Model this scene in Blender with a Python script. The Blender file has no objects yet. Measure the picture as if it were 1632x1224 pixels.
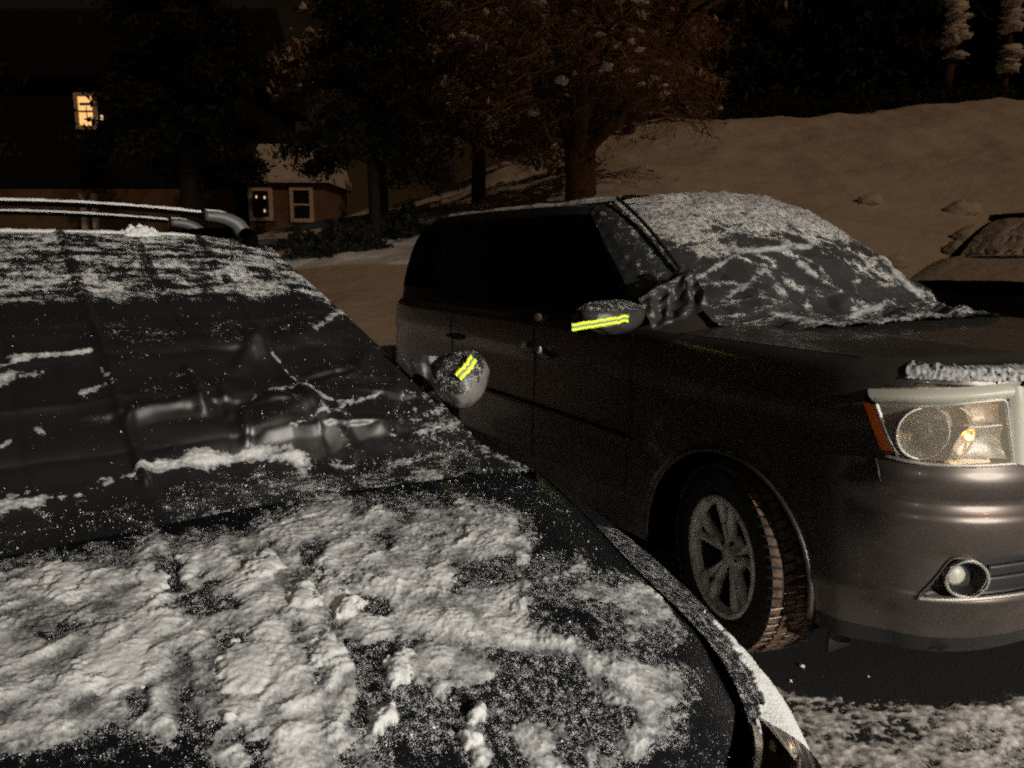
import bpy, math, random
import numpy as np
from mathutils import Vector

random.seed(7)
rng = np.random.default_rng(11)
SC = bpy.context.scene
COL = SC.collection

# ------------------------------------------------------------------ camera numbers
FPX, PITCH, EYE = 1226.0, math.radians(9.5), 1.51
CP, SP = math.cos(PITCH), math.sin(PITCH)
GROUND = -0.03

def to_px(P):
    """world points (…,3) -> photograph pixels, used to author where snow lies"""
    x = P[..., 0]; y = P[..., 1]; z = P[..., 2] - EYE
    d = np.maximum(y * CP - z * SP, 0.05)
    return 816 + FPX * x / d, 612 - FPX * (y * SP + z * CP) / d

class Pose:
    def __init__(s, x, y, deg):
        s.x, s.y, s.a = x, y, math.radians(deg)
    def world(s, P):
        P = np.asarray(P, float)
        ca, sa = math.cos(s.a), math.sin(s.a)
        X = s.x + P[..., 0] * sa + P[..., 1] * ca
        Y = s.y - P[..., 0] * ca + P[..., 1] * sa
        return np.stack([X, Y, P[..., 2]], -1)
    def px(s, P):
        return to_px(s.world(P))
    def put(s, o, z=0.0):
        o.location = (s.x, s.y, z); o.rotation_euler = (0, 0, s.a - math.pi / 2)

WAGON = Pose(-.521, 1.145, 35.86)      # near black wagon
SUV = Pose(1.67, 3.343, 29.62)         # grey SUV beside it
FAR = Pose(5.72, 9.0, -46.0)           # snowed-in car at the far right

# ------------------------------------------------------------------ noise
def _hash(ix, iy, seed):
    h = (ix.astype(np.int64) * 374761393 + iy.astype(np.int64) * 668265263 + seed * 974634777) & 0x7fffffff
    h = ((h ^ (h >> 13)) * 1274126177) & 0x7fffffff
    return ((h ^ (h >> 16)) & 0xffff) / 65536.0

def perlin(x, y, seed=0):
    ix = np.floor(x); iy = np.floor(y)
    fx = x - ix; fy = y - iy
    u = fx * fx * fx * (fx * (fx * 6 - 15) + 10); v = fy * fy * fy * (fy * (fy * 6 - 15) + 10)
    def g(dx, dy):
        a = _hash(ix + dx, iy + dy, seed) * 2 * math.pi
        return np.cos(a) * (fx - dx) + np.sin(a) * (fy - dy)
    a = g(0, 0); b = g(1, 0); c = g(0, 1); d = g(1, 1)
    return (a + u * (b - a) + v * ((c + u * (d - c)) - (a + u * (b - a)))) * 1.45

def fbm(x, y, octv=4, seed=0, gain=.5):
    t = np.zeros_like(x); a = 1.0; n = 0
    for k in range(octv):
        t += a * perlin(x * 2 ** k + 13.7 * k, y * 2 ** k - 7.1 * k, seed + k); n += a; a *= gain
    return t / n

def billow(x, y, octv=3, seed=0, gain=.5):
    t = np.zeros_like(x); a = 1.0; n = 0
    for k in range(octv):
        t += a * (1 - 2 * np.abs(perlin(x * 2 ** k + 3.3 * k, y * 2 ** k + 9.1 * k, seed + k))); n += a; a *= gain
    return t / n

def sstep(a, b, x):
    t = np.clip((x - a) / (b - a), 0, 1)
    return t * t * (3 - 2 * t)

def poly_sd(u, v, poly):
    """signed distance to a polygon, positive inside"""
    P = np.asarray(poly, float); best = np.full(u.shape, 1e18); inside = np.zeros(u.shape, bool)
    for i in range(len(P)):
        a = P[i]; b = P[(i + 1) % len(P)]; e = b - a
        t = np.clip(((u - a[0]) * e[0] + (v - a[1]) * e[1]) / (e @ e), 0, 1)
        best = np.minimum(best, (u - a[0] - t * e[0]) ** 2 + (v - a[1] - t * e[1]) ** 2)
        c = (a[1] > v) != (b[1] > v)
        with np.errstate(divide='ignore', invalid='ignore'):
            xi = (b[0] - a[0]) * (v - a[1]) / (b[1] - a[1] + 1e-12) + a[0]
        inside ^= c & (u < xi)
    return np.where(inside, 1, -1) * np.sqrt(best)

def line_d(u, v, pts):
    best = np.full(u.shape, 1e18)
    for a, b in zip(pts[:-1], pts[1:]):
        a = np.array(a, float); e = np.array(b, float) - a
        t = np.clip(((u - a[0]) * e[0] + (v - a[1]) * e[1]) / (e @ e), 0, 1)
        best = np.minimum(best, (u - a[0] - t * e[0]) ** 2 + (v - a[1] - t * e[1]) ** 2)
    return np.sqrt(best)

def crv(pts, n):
    """Catmull-Rom through control points: n samples evenly in index space"""
    Q = np.asarray(pts, float)
    return crs(Q, np.linspace(0, len(Q) - 1, n))

def crs(Q, s):
    Q = np.asarray(Q, float); s = np.asarray(s, float)
    Qe = np.concatenate([2 * Q[:1] - Q[1:2], Q, 2 * Q[-1:] - Q[-2:-1]])
    i = np.clip(np.floor(s).astype(int), 0, len(Q) - 2); t = (s - i)[..., None]
    a, b, c, d = Qe[i], Qe[i + 1], Qe[i + 2], Qe[i + 3]
    return .5 * (2 * b + (c - a) * t + (2 * a - 5 * b + 4 * c - d) * t * t + (3 * b - 3 * c + d - a) * t ** 3)

# ------------------------------------------------------------------ materials
def mat(name, col=(.5, .5, .5), rough=.5, metal=0., spec=.5, coat=0., bump=None, trans=0., emit=None, var=None, ior=1.45):
    m = bpy.data.materials.new(name); m.use_nodes = True
    nt = m.node_tree; b = nt.nodes['Principled BSDF']
    b.inputs['Base Color'].default_value = (*col, 1); b.inputs['Roughness'].default_value = rough
    b.inputs['Metallic'].default_value = metal; b.inputs['Specular IOR Level'].default_value = spec
    b.inputs['Coat Weight'].default_value = coat; b.inputs['Coat Roughness'].default_value = .06
    b.inputs['Transmission Weight'].default_value = trans; b.inputs['IOR'].default_value = ior
    if emit:
        b.inputs['Emission Color'].default_value = (*emit[0], 1); b.inputs['Emission Strength'].default_value = emit[1]
    tc = nt.nodes.new('ShaderNodeTexCoord')
    def noise(scale, det=4, rgh=.6, stretch=None):
        n = nt.nodes.new('ShaderNodeTexNoise'); n.inputs['Scale'].default_value = scale
        n.inputs['Detail'].default_value = det; n.inputs['Roughness'].default_value = rgh
        src = tc.outputs['Object']
        if stretch:
            mp = nt.nodes.new('ShaderNodeMapping'); mp.inputs['Scale'].default_value = stretch
            nt.links.new(src, mp.inputs['Vector']); src = mp.outputs['Vector']
        nt.links.new(src, n.inputs['Vector']); return n
    if bump:
        n = noise(bump[0], 4); bp = nt.nodes.new('ShaderNodeBump')
        bp.inputs['Strength'].default_value = bump[1]; bp.inputs['Distance'].default_value = bump[2] if len(bump) > 2 else .01
        nt.links.new(n.outputs['Fac'], bp.inputs['Height']); nt.links.new(bp.outputs['Normal'], b.inputs['Normal'])
    if var:   # (scale, other colour, lo, hi)
        n = noise(var[0], 5); r = nt.nodes.new('ShaderNodeMapRange')
        r.inputs['From Min'].default_value = var[2]; r.inputs['From Max'].default_value = var[3]
        mx = nt.nodes.new('ShaderNodeMix'); mx.data_type = 'RGBA'
        mx.inputs['A'].default_value = (*col, 1); mx.inputs['B'].default_value = (*var[1], 1)
        nt.links.new(n.outputs['Fac'], r.inputs['Value']); nt.links.new(r.outputs['Result'], mx.inputs['Factor'])
        nt.links.new(mx.outputs['Result'], b.inputs['Base Color'])
    return m

def dusted(name, base_kw, fine=420., dustcol=(.78, .78, .77)):
    """surface with loose snow grains on it where the mesh attribute 'dust' says the snow fell"""
    m = mat(name, **base_kw); nt = m.node_tree; b = nt.nodes['Principled BSDF']
    out = [n for n in nt.nodes if n.type == 'OUTPUT_MATERIAL'][0]
    s = nt.nodes.new('ShaderNodeBsdfPrincipled'); s.inputs['Base Color'].default_value = (*dustcol, 1)
    s.inputs['Roughness'].default_value = .8
    at = nt.nodes.new('ShaderNodeAttribute'); at.attribute_name = 'dust'
    tc = nt.nodes.new('ShaderNodeTexCoord')
    vals = []
    for sc, det, w in ((fine, 2, .62), (fine * .16, 3, .38)):
        n = nt.nodes.new('ShaderNodeTexNoise'); n.inputs['Scale'].default_value = sc; n.inputs['Detail'].default_value = det
        nt.links.new(tc.outputs['Object'], n.inputs['Vector'])
        k = nt.nodes.new('ShaderNodeMath'); k.operation = 'MULTIPLY'; k.inputs[1].default_value = w
        nt.links.new(n.outputs['Fac'], k.inputs[0]); vals.append(k)
    a = nt.nodes.new('ShaderNodeMath'); a.operation = 'ADD'
    nt.links.new(vals[0].outputs[0], a.inputs[0]); nt.links.new(vals[1].outputs[0], a.inputs[1])
    # dust 0 -> nothing, 1 -> nearly closed
    t = nt.nodes.new('ShaderNodeMapRange'); t.inputs['To Min'].default_value = -.30; t.inputs['To Max'].default_value = .12
    nt.links.new(at.outputs['Fac'], t.inputs['Value'])
    c = nt.nodes.new('ShaderNodeMath'); c.operation = 'ADD'
    nt.links.new(a.outputs[0], c.inputs[0]); nt.links.new(t.outputs['Result'], c.inputs[1])
    r = nt.nodes.new('ShaderNodeMapRange'); r.inputs['From Min'].default_value = .47; r.inputs['From Max'].default_value = .56
    nt.links.new(c.outputs[0], r.inputs['Value'])
    bp = nt.nodes.new('ShaderNodeBump'); bp.inputs['Strength'].default_value = .6; bp.inputs['Distance'].default_value = .004
    nt.links.new(r.outputs['Result'], bp.inputs['Height']); nt.links.new(bp.outputs['Normal'], s.inputs['Normal'])
    mx = nt.nodes.new('ShaderNodeMixShader')
    nt.links.new(r.outputs['Result'], mx.inputs['Fac']); nt.links.new(b.outputs[0], mx.inputs[1]); nt.links.new(s.outputs[0], mx.inputs[2])
    nt.links.new(mx.outputs[0], out.inputs['Surface'])
    return m

def soft_snow(name, thick=(.48, .48, .47), thin=(.055, .058, .06), bump=(110, .35, .004), nsc=300, amp=.30):
    """snow whose mesh attribute 'dust' tells how thick it lies: thin smears let the dark ground show through"""
    m = mat(name, thick, .72, spec=.3, bump=bump); nt = m.node_tree; b = nt.nodes['Principled BSDF']
    at = nt.nodes.new('ShaderNodeAttribute'); at.attribute_name = 'dust'; tc = nt.nodes.new('ShaderNodeTexCoord')
    n = nt.nodes.new('ShaderNodeTexNoise'); n.inputs['Scale'].default_value = nsc; n.inputs['Detail'].default_value = 3
    nt.links.new(tc.outputs['Object'], n.inputs['Vector'])
    k = nt.nodes.new('ShaderNodeMapRange'); k.inputs['From Min'].default_value = .25; k.inputs['From Max'].default_value = .75; k.inputs['To Min'].default_value = -amp; k.inputs['To Max'].default_value = amp
    nt.links.new(n.outputs['Fac'], k.inputs['Value'])
    a = nt.nodes.new('ShaderNodeMath'); a.operation = 'ADD'; a.use_clamp = True
    nt.links.new(at.outputs['Fac'], a.inputs[0]); nt.links.new(k.outputs['Result'], a.inputs[1])
    mx = nt.nodes.new('ShaderNodeMix'); mx.data_type = 'RGBA'; mx.inputs['A'].default_value = (*thin, 1); mx.inputs['B'].default_value = (*thick, 1)
    nt.links.new(a.outputs[0], mx.inputs['Factor']); nt.links.new(mx.outputs['Result'], b.inputs['Base Color'])
    return m

def glass_cover(name, tint=(1, 1, 1), haze=0.):
    m = bpy.data.materials.new(name); m.use_nodes = True; nt = m.node_tree
    out = [n for n in nt.nodes if n.type == 'OUTPUT_MATERIAL'][0]
    t = nt.nodes.new('ShaderNodeBsdfTransparent'); t.inputs['Color'].default_value = (*tint, 1)
    g = nt.nodes.new('ShaderNodeBsdfGlossy'); g.inputs['Roughness'].default_value = .05
    f = nt.nodes.new('ShaderNodeFresnel'); f.inputs['IOR'].default_value = 1.5
    mx = nt.nodes.new('ShaderNodeMixShader')
    nt.links.new(f.outputs[0], mx.inputs['Fac']); nt.links.new(t.outputs[0], mx.inputs[1]); nt.links.new(g.outputs[0], mx.inputs[2])
    last = mx
    if haze:
        d = nt.nodes.new('ShaderNodeBsdfDiffuse'); d.inputs['Color'].default_value = (.80, .74, .58, 1)
        m2_ = nt.nodes.new('ShaderNodeMixShader'); m2_.inputs['Fac'].default_value = haze
        nt.links.new(mx.outputs[0], m2_.inputs[1]); nt.links.new(d.outputs[0], m2_.inputs[2]); last = m2_
    nt.links.new(last.outputs[0], out.inputs['Surface'])
    return m

M = {}
BLACKP = dict(col=(.0035, .0038, .005), rough=.46, spec=.4, coat=.06)
GREYP = dict(col=(.105, .088, .078), rough=.37, metal=.70, coat=.25)
M['wagon_paint'] = dusted('black paint with snow grains', BLACKP, 520, (.46, .46, .455))
M['black_paint'] = mat('black paint', **BLACKP)
M['suv_paint'] = mat('dark grey metallic paint', **GREYP, var=(7, (.085, .071, .063), .4, .7))
M['cover'] = dusted('black cover sheet with snow grains', dict(col=(.006, .0062, .0062), rough=.46, spec=1.0, bump=(260, .05, .002)), 420, (.55, .55, .54))
M['cover2'] = dusted('charcoal cover sheet with snow grains', dict(col=(.030, .032, .031), rough=.44, spec=1.0, bump=(260, .08, .002)), 300, (.56, .54, .51))
M['bag'] = mat('mirror pouch fabric', (.15, .135, .125), .42, bump=(22, .35, .012), var=(9, (.08, .072, .068), .5, .66))
M['bag2'] = mat('charcoal pouch fabric', (.032, .029, .027), .42, bump=(22, .4, .012), var=(9, (.02, .018, .018), .48, .62))
M['liner'] = mat('black wheel well', (.002, .002, .002), 1., spec=0.)
M['bag_dark'] = dusted('dark pouch fabric with snow grains', dict(col=(.02, .02, .019), rough=.45), 300)
M['tape'] = mat('fluorescent yellow tape', (.80, 1.0, .06), .6)
M['tape_mid'] = mat('grey woven tape middle', (.28, .27, .20), .5)
M['snow'] = mat('snow', (.64, .64, .625), .75, spec=.25, bump=(230, .8, .004))
M['soft'] = soft_snow('smeared snow')
M['slush'] = soft_snow('trodden slush', (.62, .58, .54), (.04, .037, .034), (60, .35, .006), 120, .25)
M['snow_far'] = mat('deep snow', (.74, .74, .74), .85, spec=.1, bump=(4, .6, .08))
M['bark_dark'] = mat('dark bark', (.018, .013, .010), .9, bump=(14, .8, .03))
M['crumb'] = mat('loose snow grains', (.62, .62, .62), .3, spec=.6)
M['glass'] = mat('dark window glass', (.002, .002, .002), .04, spec=.5)
M['trim'] = mat('black plastic trim', (.012, .012, .012), .5)
M['trim_grey'] = mat('grey plastic trim', (.04, .038, .036), .42)
M['rubber'] = mat('tyre rubber', (.012, .011, .010), .8, bump=(60, .3, .005))
M['mud'] = mat('muddy tread', (.12, .066, .04), .8, bump=(45, .8, .01), var=(22, (.03, .018, .012), .42, .6))
M['salt'] = mat('slush in tread grooves', (.42, .33, .25), .8)
M['rim'] = mat('dirty silver wheel paint', (.74, .70, .62), .5, metal=.15, bump=(80, .2, .004), var=(16, (.22, .20, .17), .48, .70))
M['chrome'] = mat('chrome', (.80, .79, .76), .16, metal=1.)
M['satin'] = mat('satin chrome', (.72, .70, .64), .32, metal=.9)
M['reflector'] = mat('headlight reflector', (.74, .72, .66), .26, metal=.85, bump=(18, .25, .01))
M['haze_plastic'] = mat('hazed headlight plastic', (.40, .385, .32), .35, spec=.5, coat=.4)
M['inner_warm'] = mat('headlight inner housing', (.46, .35, .25), .35, metal=.55, bump=(40, .5, .008))
M['amber'] = mat('amber reflector', (.75, .15, .025), .28, coat=.6, bump=(120, .25, .003))
M['amber_glint'] = mat('glowing amber lamp glint', (1, .5, .1), .3, emit=((1, .42, .08), 24.0))  # street lamp's reflection in the headlight, put in as a glowing bead
M['lens'] = glass_cover('clear lens')
M['milky_lens'] = glass_cover('aged milky lens', haze=.13)
M['bar'] = mat('black roof bar', (.012, .012, .012), .5)
M['foot'] = mat('grey bar end foot', (.075, .075, .073), .5, metal=.2)
M['bark'] = mat('bark', (.10, .06, .04), .9, bump=(14, .8, .03), var=(7, (.03, .018, .012), .4, .65))
M['twig'] = mat('bare twigs', (.25, .16, .11), .9)
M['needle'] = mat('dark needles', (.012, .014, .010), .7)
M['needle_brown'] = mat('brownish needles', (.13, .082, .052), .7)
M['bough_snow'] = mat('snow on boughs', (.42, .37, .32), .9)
M['needle_red_lit'] = mat('brown needles tinted by red glow', (.22, .085, .045), .7)  # reddish night glow put into the needle colour
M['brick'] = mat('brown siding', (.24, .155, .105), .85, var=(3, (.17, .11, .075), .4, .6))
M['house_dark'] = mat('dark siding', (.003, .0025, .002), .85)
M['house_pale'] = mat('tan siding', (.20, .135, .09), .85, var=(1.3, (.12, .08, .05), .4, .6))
M['wtrim'] = mat('white window trim', (.75, .68, .60), .6)
M['pane'] = mat('dark window pane', (.02, .016, .02), .08)
M['lit_pane'] = mat('lit curtain window', (1, .7, .35), .6, emit=((1, .58, .22), .95), var=(4, (.6, .3, .1), .5, .7))
M['warm_glint'] = mat('small warm glowing glint', (1, .8, .5), .4, emit=((1, .70, .36), .75))  # emission stands in for small highlights, no lamp of its own

# ------------------------------------------------------------------ object helpers
def link(o, parent=None):
    COL.objects.link(o)
    if parent is not None: o.parent = parent
    return o

def make(name, verts, faces, m, parent=None, smooth=True, attr=None):
    me = bpy.data.meshes.new(name)
    V = np.asarray(verts, np.float32)
    if isinstance(faces, np.ndarray):
        k = faces.shape[1]; n = len(faces)
        me.vertices.add(len(V)); me.vertices.foreach_set('co', V.ravel())
        me.loops.add(n * k); me.loops.foreach_set('vertex_index', faces.astype(np.int32).ravel())
        me.polygons.add(n); me.polygons.foreach_set('loop_start', np.arange(0, n * k, k, dtype=np.int32))
        me.update(calc_edges=True)
    else:
        me.from_pydata([tuple(map(float, v)) for v in V], [], faces); me.update()
    me.validate()
    if attr is not None and len(attr) == len(me.vertices):
        a = me.attributes.new('dust', 'FLOAT', 'POINT'); a.data.foreach_set('value', np.asarray(attr, np.float32))
    if smooth: me.polygons.foreach_set('use_smooth', np.ones(len(me.polygons), bool))
    me.materials.append(m if not isinstance(m, str) else M[m])
    return link(bpy.data.objects.new(name, me), parent)

def thing(name, label, cat, pose=None, loc=(0, 0, 0), group=None):
    o = bpy.data.objects.new(name, None); o.empty_display_size = .2; COL.objects.link(o)
    o.location = loc
    if pose is not None: pose.put(o)
    o['label'] = label; o['category'] = cat
    if group: o['group'] = group
    return o

def tag(o, label=None, cat=None, group=None, kind=None):
    if label: o['label'] = label
    if cat: o['category'] = cat
    if group: o['group'] = group
    if kind: o['kind'] = kind
    return o

def grid_faces(n, m, keep=None, flip=False):
    i = np.arange(n - 1)[:, None] * m + np.arange(m - 1)[None, :]
    q = np.stack([i, i + 1, i + m + 1, i + m], -1)
    if flip: q = q[..., ::-1]
    q = q.reshape(-1, 4)
    if keep is not None: q = q[keep.reshape(-1)]
    return q

def compact(V, F, *extra):
    used = np.unique(F); mp = np.full(len(V), -1); mp[used] = np.arange(len(used))
    return (V[used], mp[F]) + tuple(e[used] for e in extra)

def grid_obj(name, P, m, parent=None, keep=None, flip=False, attr=None, smooth=True):
    n, k = P.shape[:2]; F = grid_faces(n, k, keep, flip); V = P.reshape(-1, 3)
    if attr is not None:
        V, F, a = compact(V, F, attr.reshape(-1)); return make(name, V, F, m, parent, smooth, a)
    V, F = compact(V, F); return make(name, V, F, m, parent, smooth)

def normals(P, flip=False):
    a = np.gradient(P, axis=0); b = np.gradient(P, axis=1)
    n = np.cross(a, b); n /= np.linalg.norm(n, axis=-1, keepdims=True) + 1e-12
    return -n if flip else n

def snow_layer(name, P, N, H, parent=None, m='snow', thick=None):
    """raise real snow of height H over the surface grid P; only where there is some"""
    on = H > 0
    V = P + N * np.where(on, H, -.004)[..., None]
    keep = on[:-1, :-1] | on[1:, :-1] | on[:-1, 1:] | on[1:, 1:]
    return grid_obj(name, V, m, parent, keep, attr=thick)

OCT_V = np.array([(1, 0, 0), (-1, 0, 0), (0, 1, 0), (0, -1, 0), (0, 0, 1), (0, 0, -1)], float)
OCT_F = np.array([(0, 2, 4), (2, 1, 4), (1, 3, 4), (3, 0, 4), (2, 0, 5), (1, 2, 5), (3, 1, 5), (0, 3, 5)])
def crumbs(name, C, R, parent=None, m='crumb'):
    n = len(C)
    A = rng.normal(size=(n, 3, 3)); Q, _ = np.linalg.qr(A)
    S = R[:, None, None] * rng.uniform(.6, 1.25, (n, 1, 3))
    V = np.einsum('nij,kj->nki', Q, OCT_V) * 1.0
    V = V * S + C[:, None, :]
    F = OCT_F[None] + (np.arange(n) * 6)[:, None, None]
    return make(name, V.reshape(-1, 3), F.reshape(-1, 3), m, parent, smooth=False)

def tube(pts, rad, sides=8, cap=True):
    """list of points + radii -> verts, faces (python lists)"""
    V, F = [], []; pts = [Vector(p) for p in pts]
    if not hasattr(rad, '__len__'): rad = [rad] * len(pts)
    up = Vector((0, 0, 1)); prev = None
    for i, p in enumerate(pts):
        d = (pts[min(i + 1, len(pts) - 1)] - pts[max(i - 1, 0)]).normalized()
        a = prev if prev is not None else (up if abs(d.z) < .9 else Vector((1, 0, 0)))
        s = d.cross(a)
        if s.length < 1e-5: s = d.cross(Vector((1, .3, .2)))
        s.normalize(); t = s.cross(d).normalized(); prev = t
        for k in range(sides):
            th = 2 * math.pi * k / sides
            V.append(p + (s * math.cos(th) + t * math.sin(th)) * rad[i])
    for i in range(len(pts) - 1):
        for k in range(sides):
            a = i * sides + k; b = i * sides + (k + 1) % sides
            F.append((a, b, b + sides, a + sides))
    if cap:
        F.append(tuple(range(sides - 1, -1, -1))); o = (len(pts) - 1) * sides; F.append(tuple(range(o, o + sides)))
    return V, F

class MB:
    def __init__(s): s.V, s.F = [], []
    def add(s, V, F):
        o = len(s.V); s.V += [tuple(v) for v in V]; s.F += [tuple(i + o for i in f) for f in F]; return s
    def box(s, c, d, b=.0):
        x, y, z = c; a, e, h = d[0] / 2, d[1] / 2, d[2] / 2
        V = [(x + i * a, y + j * e, z + k * h) for i in (-1, 1) for j in (-1, 1) for k in (-1, 1)]
        return s.add(V, [(0, 1, 3, 2), (4, 6, 7, 5), (0, 4, 5, 1), (2, 3, 7, 6), (0, 2, 6, 4), (1, 5, 7, 3)])
    def tube(s, p, r, n=8, cap=True): return s.add(*tube(p, r, n, cap))
    def build(s, name, m, parent=None, smooth=True, bevel=0):
        o = make(name, s.V, s.F, m, parent, smooth)
        if bevel:
            b = o.modifiers.new('bevel', 'BEVEL'); b.width = bevel; b.segments = 2; b.limit_method = 'ANGLE'
        return o

def lathe(profile, n=64, axis='y'):
    """profile of (r, h) about the local y axis (wheel axle)"""
    V, F = [], []; k = len(profile)
    for i in range(n):
        th = 2 * math.pi * i / n
        for r, h in profile: V.append((r * math.cos(th), h, r * math.sin(th)))
    for i in range(n):
        for j in range(k - 1):
            a = i * k + j; b = ((i + 1) % n) * k + j
            F.append((a, a + 1, b + 1, b))
    return V, F

# ------------------------------------------------------------------ wheel
def build_wheel(parent, x, side, R=.37, wid=.235, zc=None, muddy=False, detail=True, yout=.965):
    """side +1 = car's left; outer face at |y| = yout"""
    zc = GROUND + R if zc is None else zc
    w = bpy.data.objects.new('wheel', None); link(w, parent); w.location = (x, side * (yout - wid / 2), zc)
    s = side
    h = wid / 2; rr = .232
    prof = [(rr, -h * .75), (rr + .02, -h * .95), (R * .80, -h * 1.02), (R * .93, -h * .96), (R * .985, -h * .80), (R, -h * .5), (R, h * .5),
            (R * .985, h * .80), (R * .93, h * .96), (R * .80, h * 1.02), (rr + .02, h * .95), (rr, h * .75), (rr - .012, h * .4), (rr - .012, -h * .4), (rr, -h * .75)]
    b = MB(); b.add(*lathe(prof, 72)); b.build('tyre', 'rubber', w)
    # tread blocks in rows, slightly proud of the carcass
    t = MB(); g = MB(); nb = 62
    for i in range(nb):
        th0 = 2 * math.pi * i / nb
        for row in range(5):
            yc = (-2 + row) * h * .40; dy = h * .165
            da = 2 * math.pi / nb * .36; th = th0 + (row % 2) * math.pi / nb
            V = []
            for rad in (R - .006, R + .0075 - (.010 if row in (0, 4) else 0)):
                for a_, y_ in ((-da, -dy), (da, -dy), (da, dy), (-da, dy)):
                    sk = .3 * (y_ / dy) * da * (1 if row % 2 else -1)
                    V.append((rad * math.cos(th + a_ + sk), yc + y_, rad * math.sin(th + a_ + sk)))
            t.add(V, [(4, 5, 6, 7), (0, 1, 5, 4), (1, 2, 6, 5), (2, 3, 7, 6), (3, 0, 4, 7)])
    t.build('tread', 'mud' if muddy else 'rubber', w, smooth=False)
    if muddy:      # slush packed into the grooves, on the lower front quarter
        for i in range(nb):
            th0 = 2 * math.pi * i / nb
            if not (math.radians(285) < th0 < math.radians(362) or th0 < math.radians(12)): continue
            for row in range(5):
                th = th0 + (row % 2) * math.pi / nb + math.pi / nb
                if random.random() < .45: continue
                yc = (-2 + row) * h * .40
                V = [((R + .004) * math.cos(th + a_), yc + y_, (R + .004) * math.sin(th + a_)) for a_, y_ in ((-.007, -h * .2), (.007, -h * .2), (.007, h * .2), (-.007, h * .2))]
                g.add(V, [(0, 1, 2, 3)])
        tag(g.build('slush', 'salt', w, smooth=False), kind='stuff')
    # rim: barrel, lip and five split spokes
    rim = MB()
    bar_ = MB(); bar_.add(*lathe([(rr - .02, -h * .8 * s), (rr - .03, 0), (rr - .021, h * .60 * s)], 72)); bar_.build('rim_barrel', 'trim', w)  # barrel coloured dark so the gaps between spokes look shaded
    rim.add(*lathe([(rr - .02, h * .62 * s), (rr + .003, h * .86 * s), (rr + .012, h * .93 * s), (rr + .006, h * .99 * s), (rr - .012, h * .95 * s), (rr - .018, h * .7 * s)], 72))
    yo = h * .80 * s; yi = h * .55 * s
    for k in range(5):
        a0 = 2 * math.pi * k / 5 + .35
        for e in (-1, 1):
            V = []
            for t_ in np.linspace(0, 1, 9):
                r = .045 + (rr - .055) * t_
                ang = a0 + e * (.13 + .10 * t_ ** 2)
                hw = (.011 + .009 * t_ ** 2) / max(r, .06)
                y = yi + (yo - yi) * (t_ ** .7)
                for da, dy in ((-hw, -.002 * s), (-hw * .55, .010 * s), (hw * .55, .010 * s), (hw, -.002 * s), (hw, -.03 * s), (-hw, -.03 * s)):
                    V.append((r * math.cos(ang + da), y + dy, r * math.sin(ang + da)))
            F = []
            for i in range(8):
                for j in range(6):
                    a = i * 6 + j; b_ = i * 6 + (j + 1) % 6
                    F.append((a, b_, b_ + 6, a + 6))
            rim.add(V, F)
    rim.add(*lathe([(.001, yi + .012 * s), (.03, yi + .012 * s), (.055, yi + .004 * s), (.072, yi - .02 * s), (.07, yi - .05 * s)], 32))
    rim.build('rim', 'rim', w)
    d = MB(); d.add(*lathe([(.0, -.01 * s), (.15, -.01 * s), (.165, -.02 * s), (.165, -.04 * s)], 40)); d.build('brake_disc', 'liner', w)  # disc blackened to paint the shade behind the spokes
    for k in range(5):
        c = MB(); a = 2 * math.pi * k / 5; c.tube([(.055 * math.cos(a), yi - .002 * s, .055 * math.sin(a)), (.055 * math.cos(a), yi + .012 * s, .055 * math.sin(a))], .009, 6); c.build('lug_nut', 'trim', w)
    return w

# ================================================================== GREY SUV
PLAN = np.array([(.95, 0), (.945, .35), (.915, .60), (.85, .78), (.74, .91), (.58, .975), (.40, .995), (0, 1.0), (-.5, .99), (-1.4, .985), (-2.77, .985), (-3.4, .96), (-3.72, .86), (-3.86, .5), (-3.88, 0)])
ZF = np.array([1.19, 1.175, 1.15, 1.10, .905, .885, .862, .83, .80, .772, .75, .725, .70, .64, .615, .60, .475, .462, .44, .38, .31, .25])
OF = np.array([-.055, -.02, -.006, 0, 0, .004, .014, .018, .008, -.006, .0, .017, .018, .008, .002, -.004, -.002, .010, .0, -.035, -.06, -.085])
ZS = np.array([1.19, 1.175, 1.15, 1.06, 1.02, .95, .80, .70, .50, .44, .40, .25])
OS = np.array([-.055, -.024, -.012, -.003, .0, -.014, -.008, -.003, .002, .006, -.004, -.03])

def suv_plan(s):
    p = crs(PLAN, s); e = 1e-3
    d = crs(PLAN, np.minimum(s + e, len(PLAN) - 1)) - crs(PLAN, np.maximum(s - e, 0))
    n = np.stack([-d[..., 1], d[..., 0]], -1); n = -n
    n /= np.linalg.norm(n, axis=-1, keepdims=True)
    # outward normal: at the front centre it must point to +x
    return p, n

def suv_pt(s, z, off=0., side=-1):
    s = np.asarray(s, float); z = np.asarray(z, float); s, z = np.broadcast_arrays(s, z)
    p, n = suv_plan(s)
    n = np.where((n[..., :1] * 1 + n[..., 1:2] * .001 < 0) & (s[..., None] < 4), -n, n)
    k = sstep(4.3, 5.4, s); rearw = sstep(10.6, 12.2, s)
    f = np.interp(-z, -ZF, OF); sd = np.interp(-z, -ZS, OS)
    o = f * (1 - k) + sd * k
    q = p + n * (o + off)[..., None]
    q[..., 0] += rearw * np.clip(z - .95, 0, 1) * .35     # tailgate leans forward
    return np.stack([q[..., 0], side * q[..., 1], z], -1)

def densify(vals, per):
    out = []
    for a, b in zip(vals[:-1], vals[1:]):
        k = max(1, int(math.ceil(abs(b - a) / per))); out += list(np.linspace(a, b, k, endpoint=False))
    return np.array(out + [vals[-1]])

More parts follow.
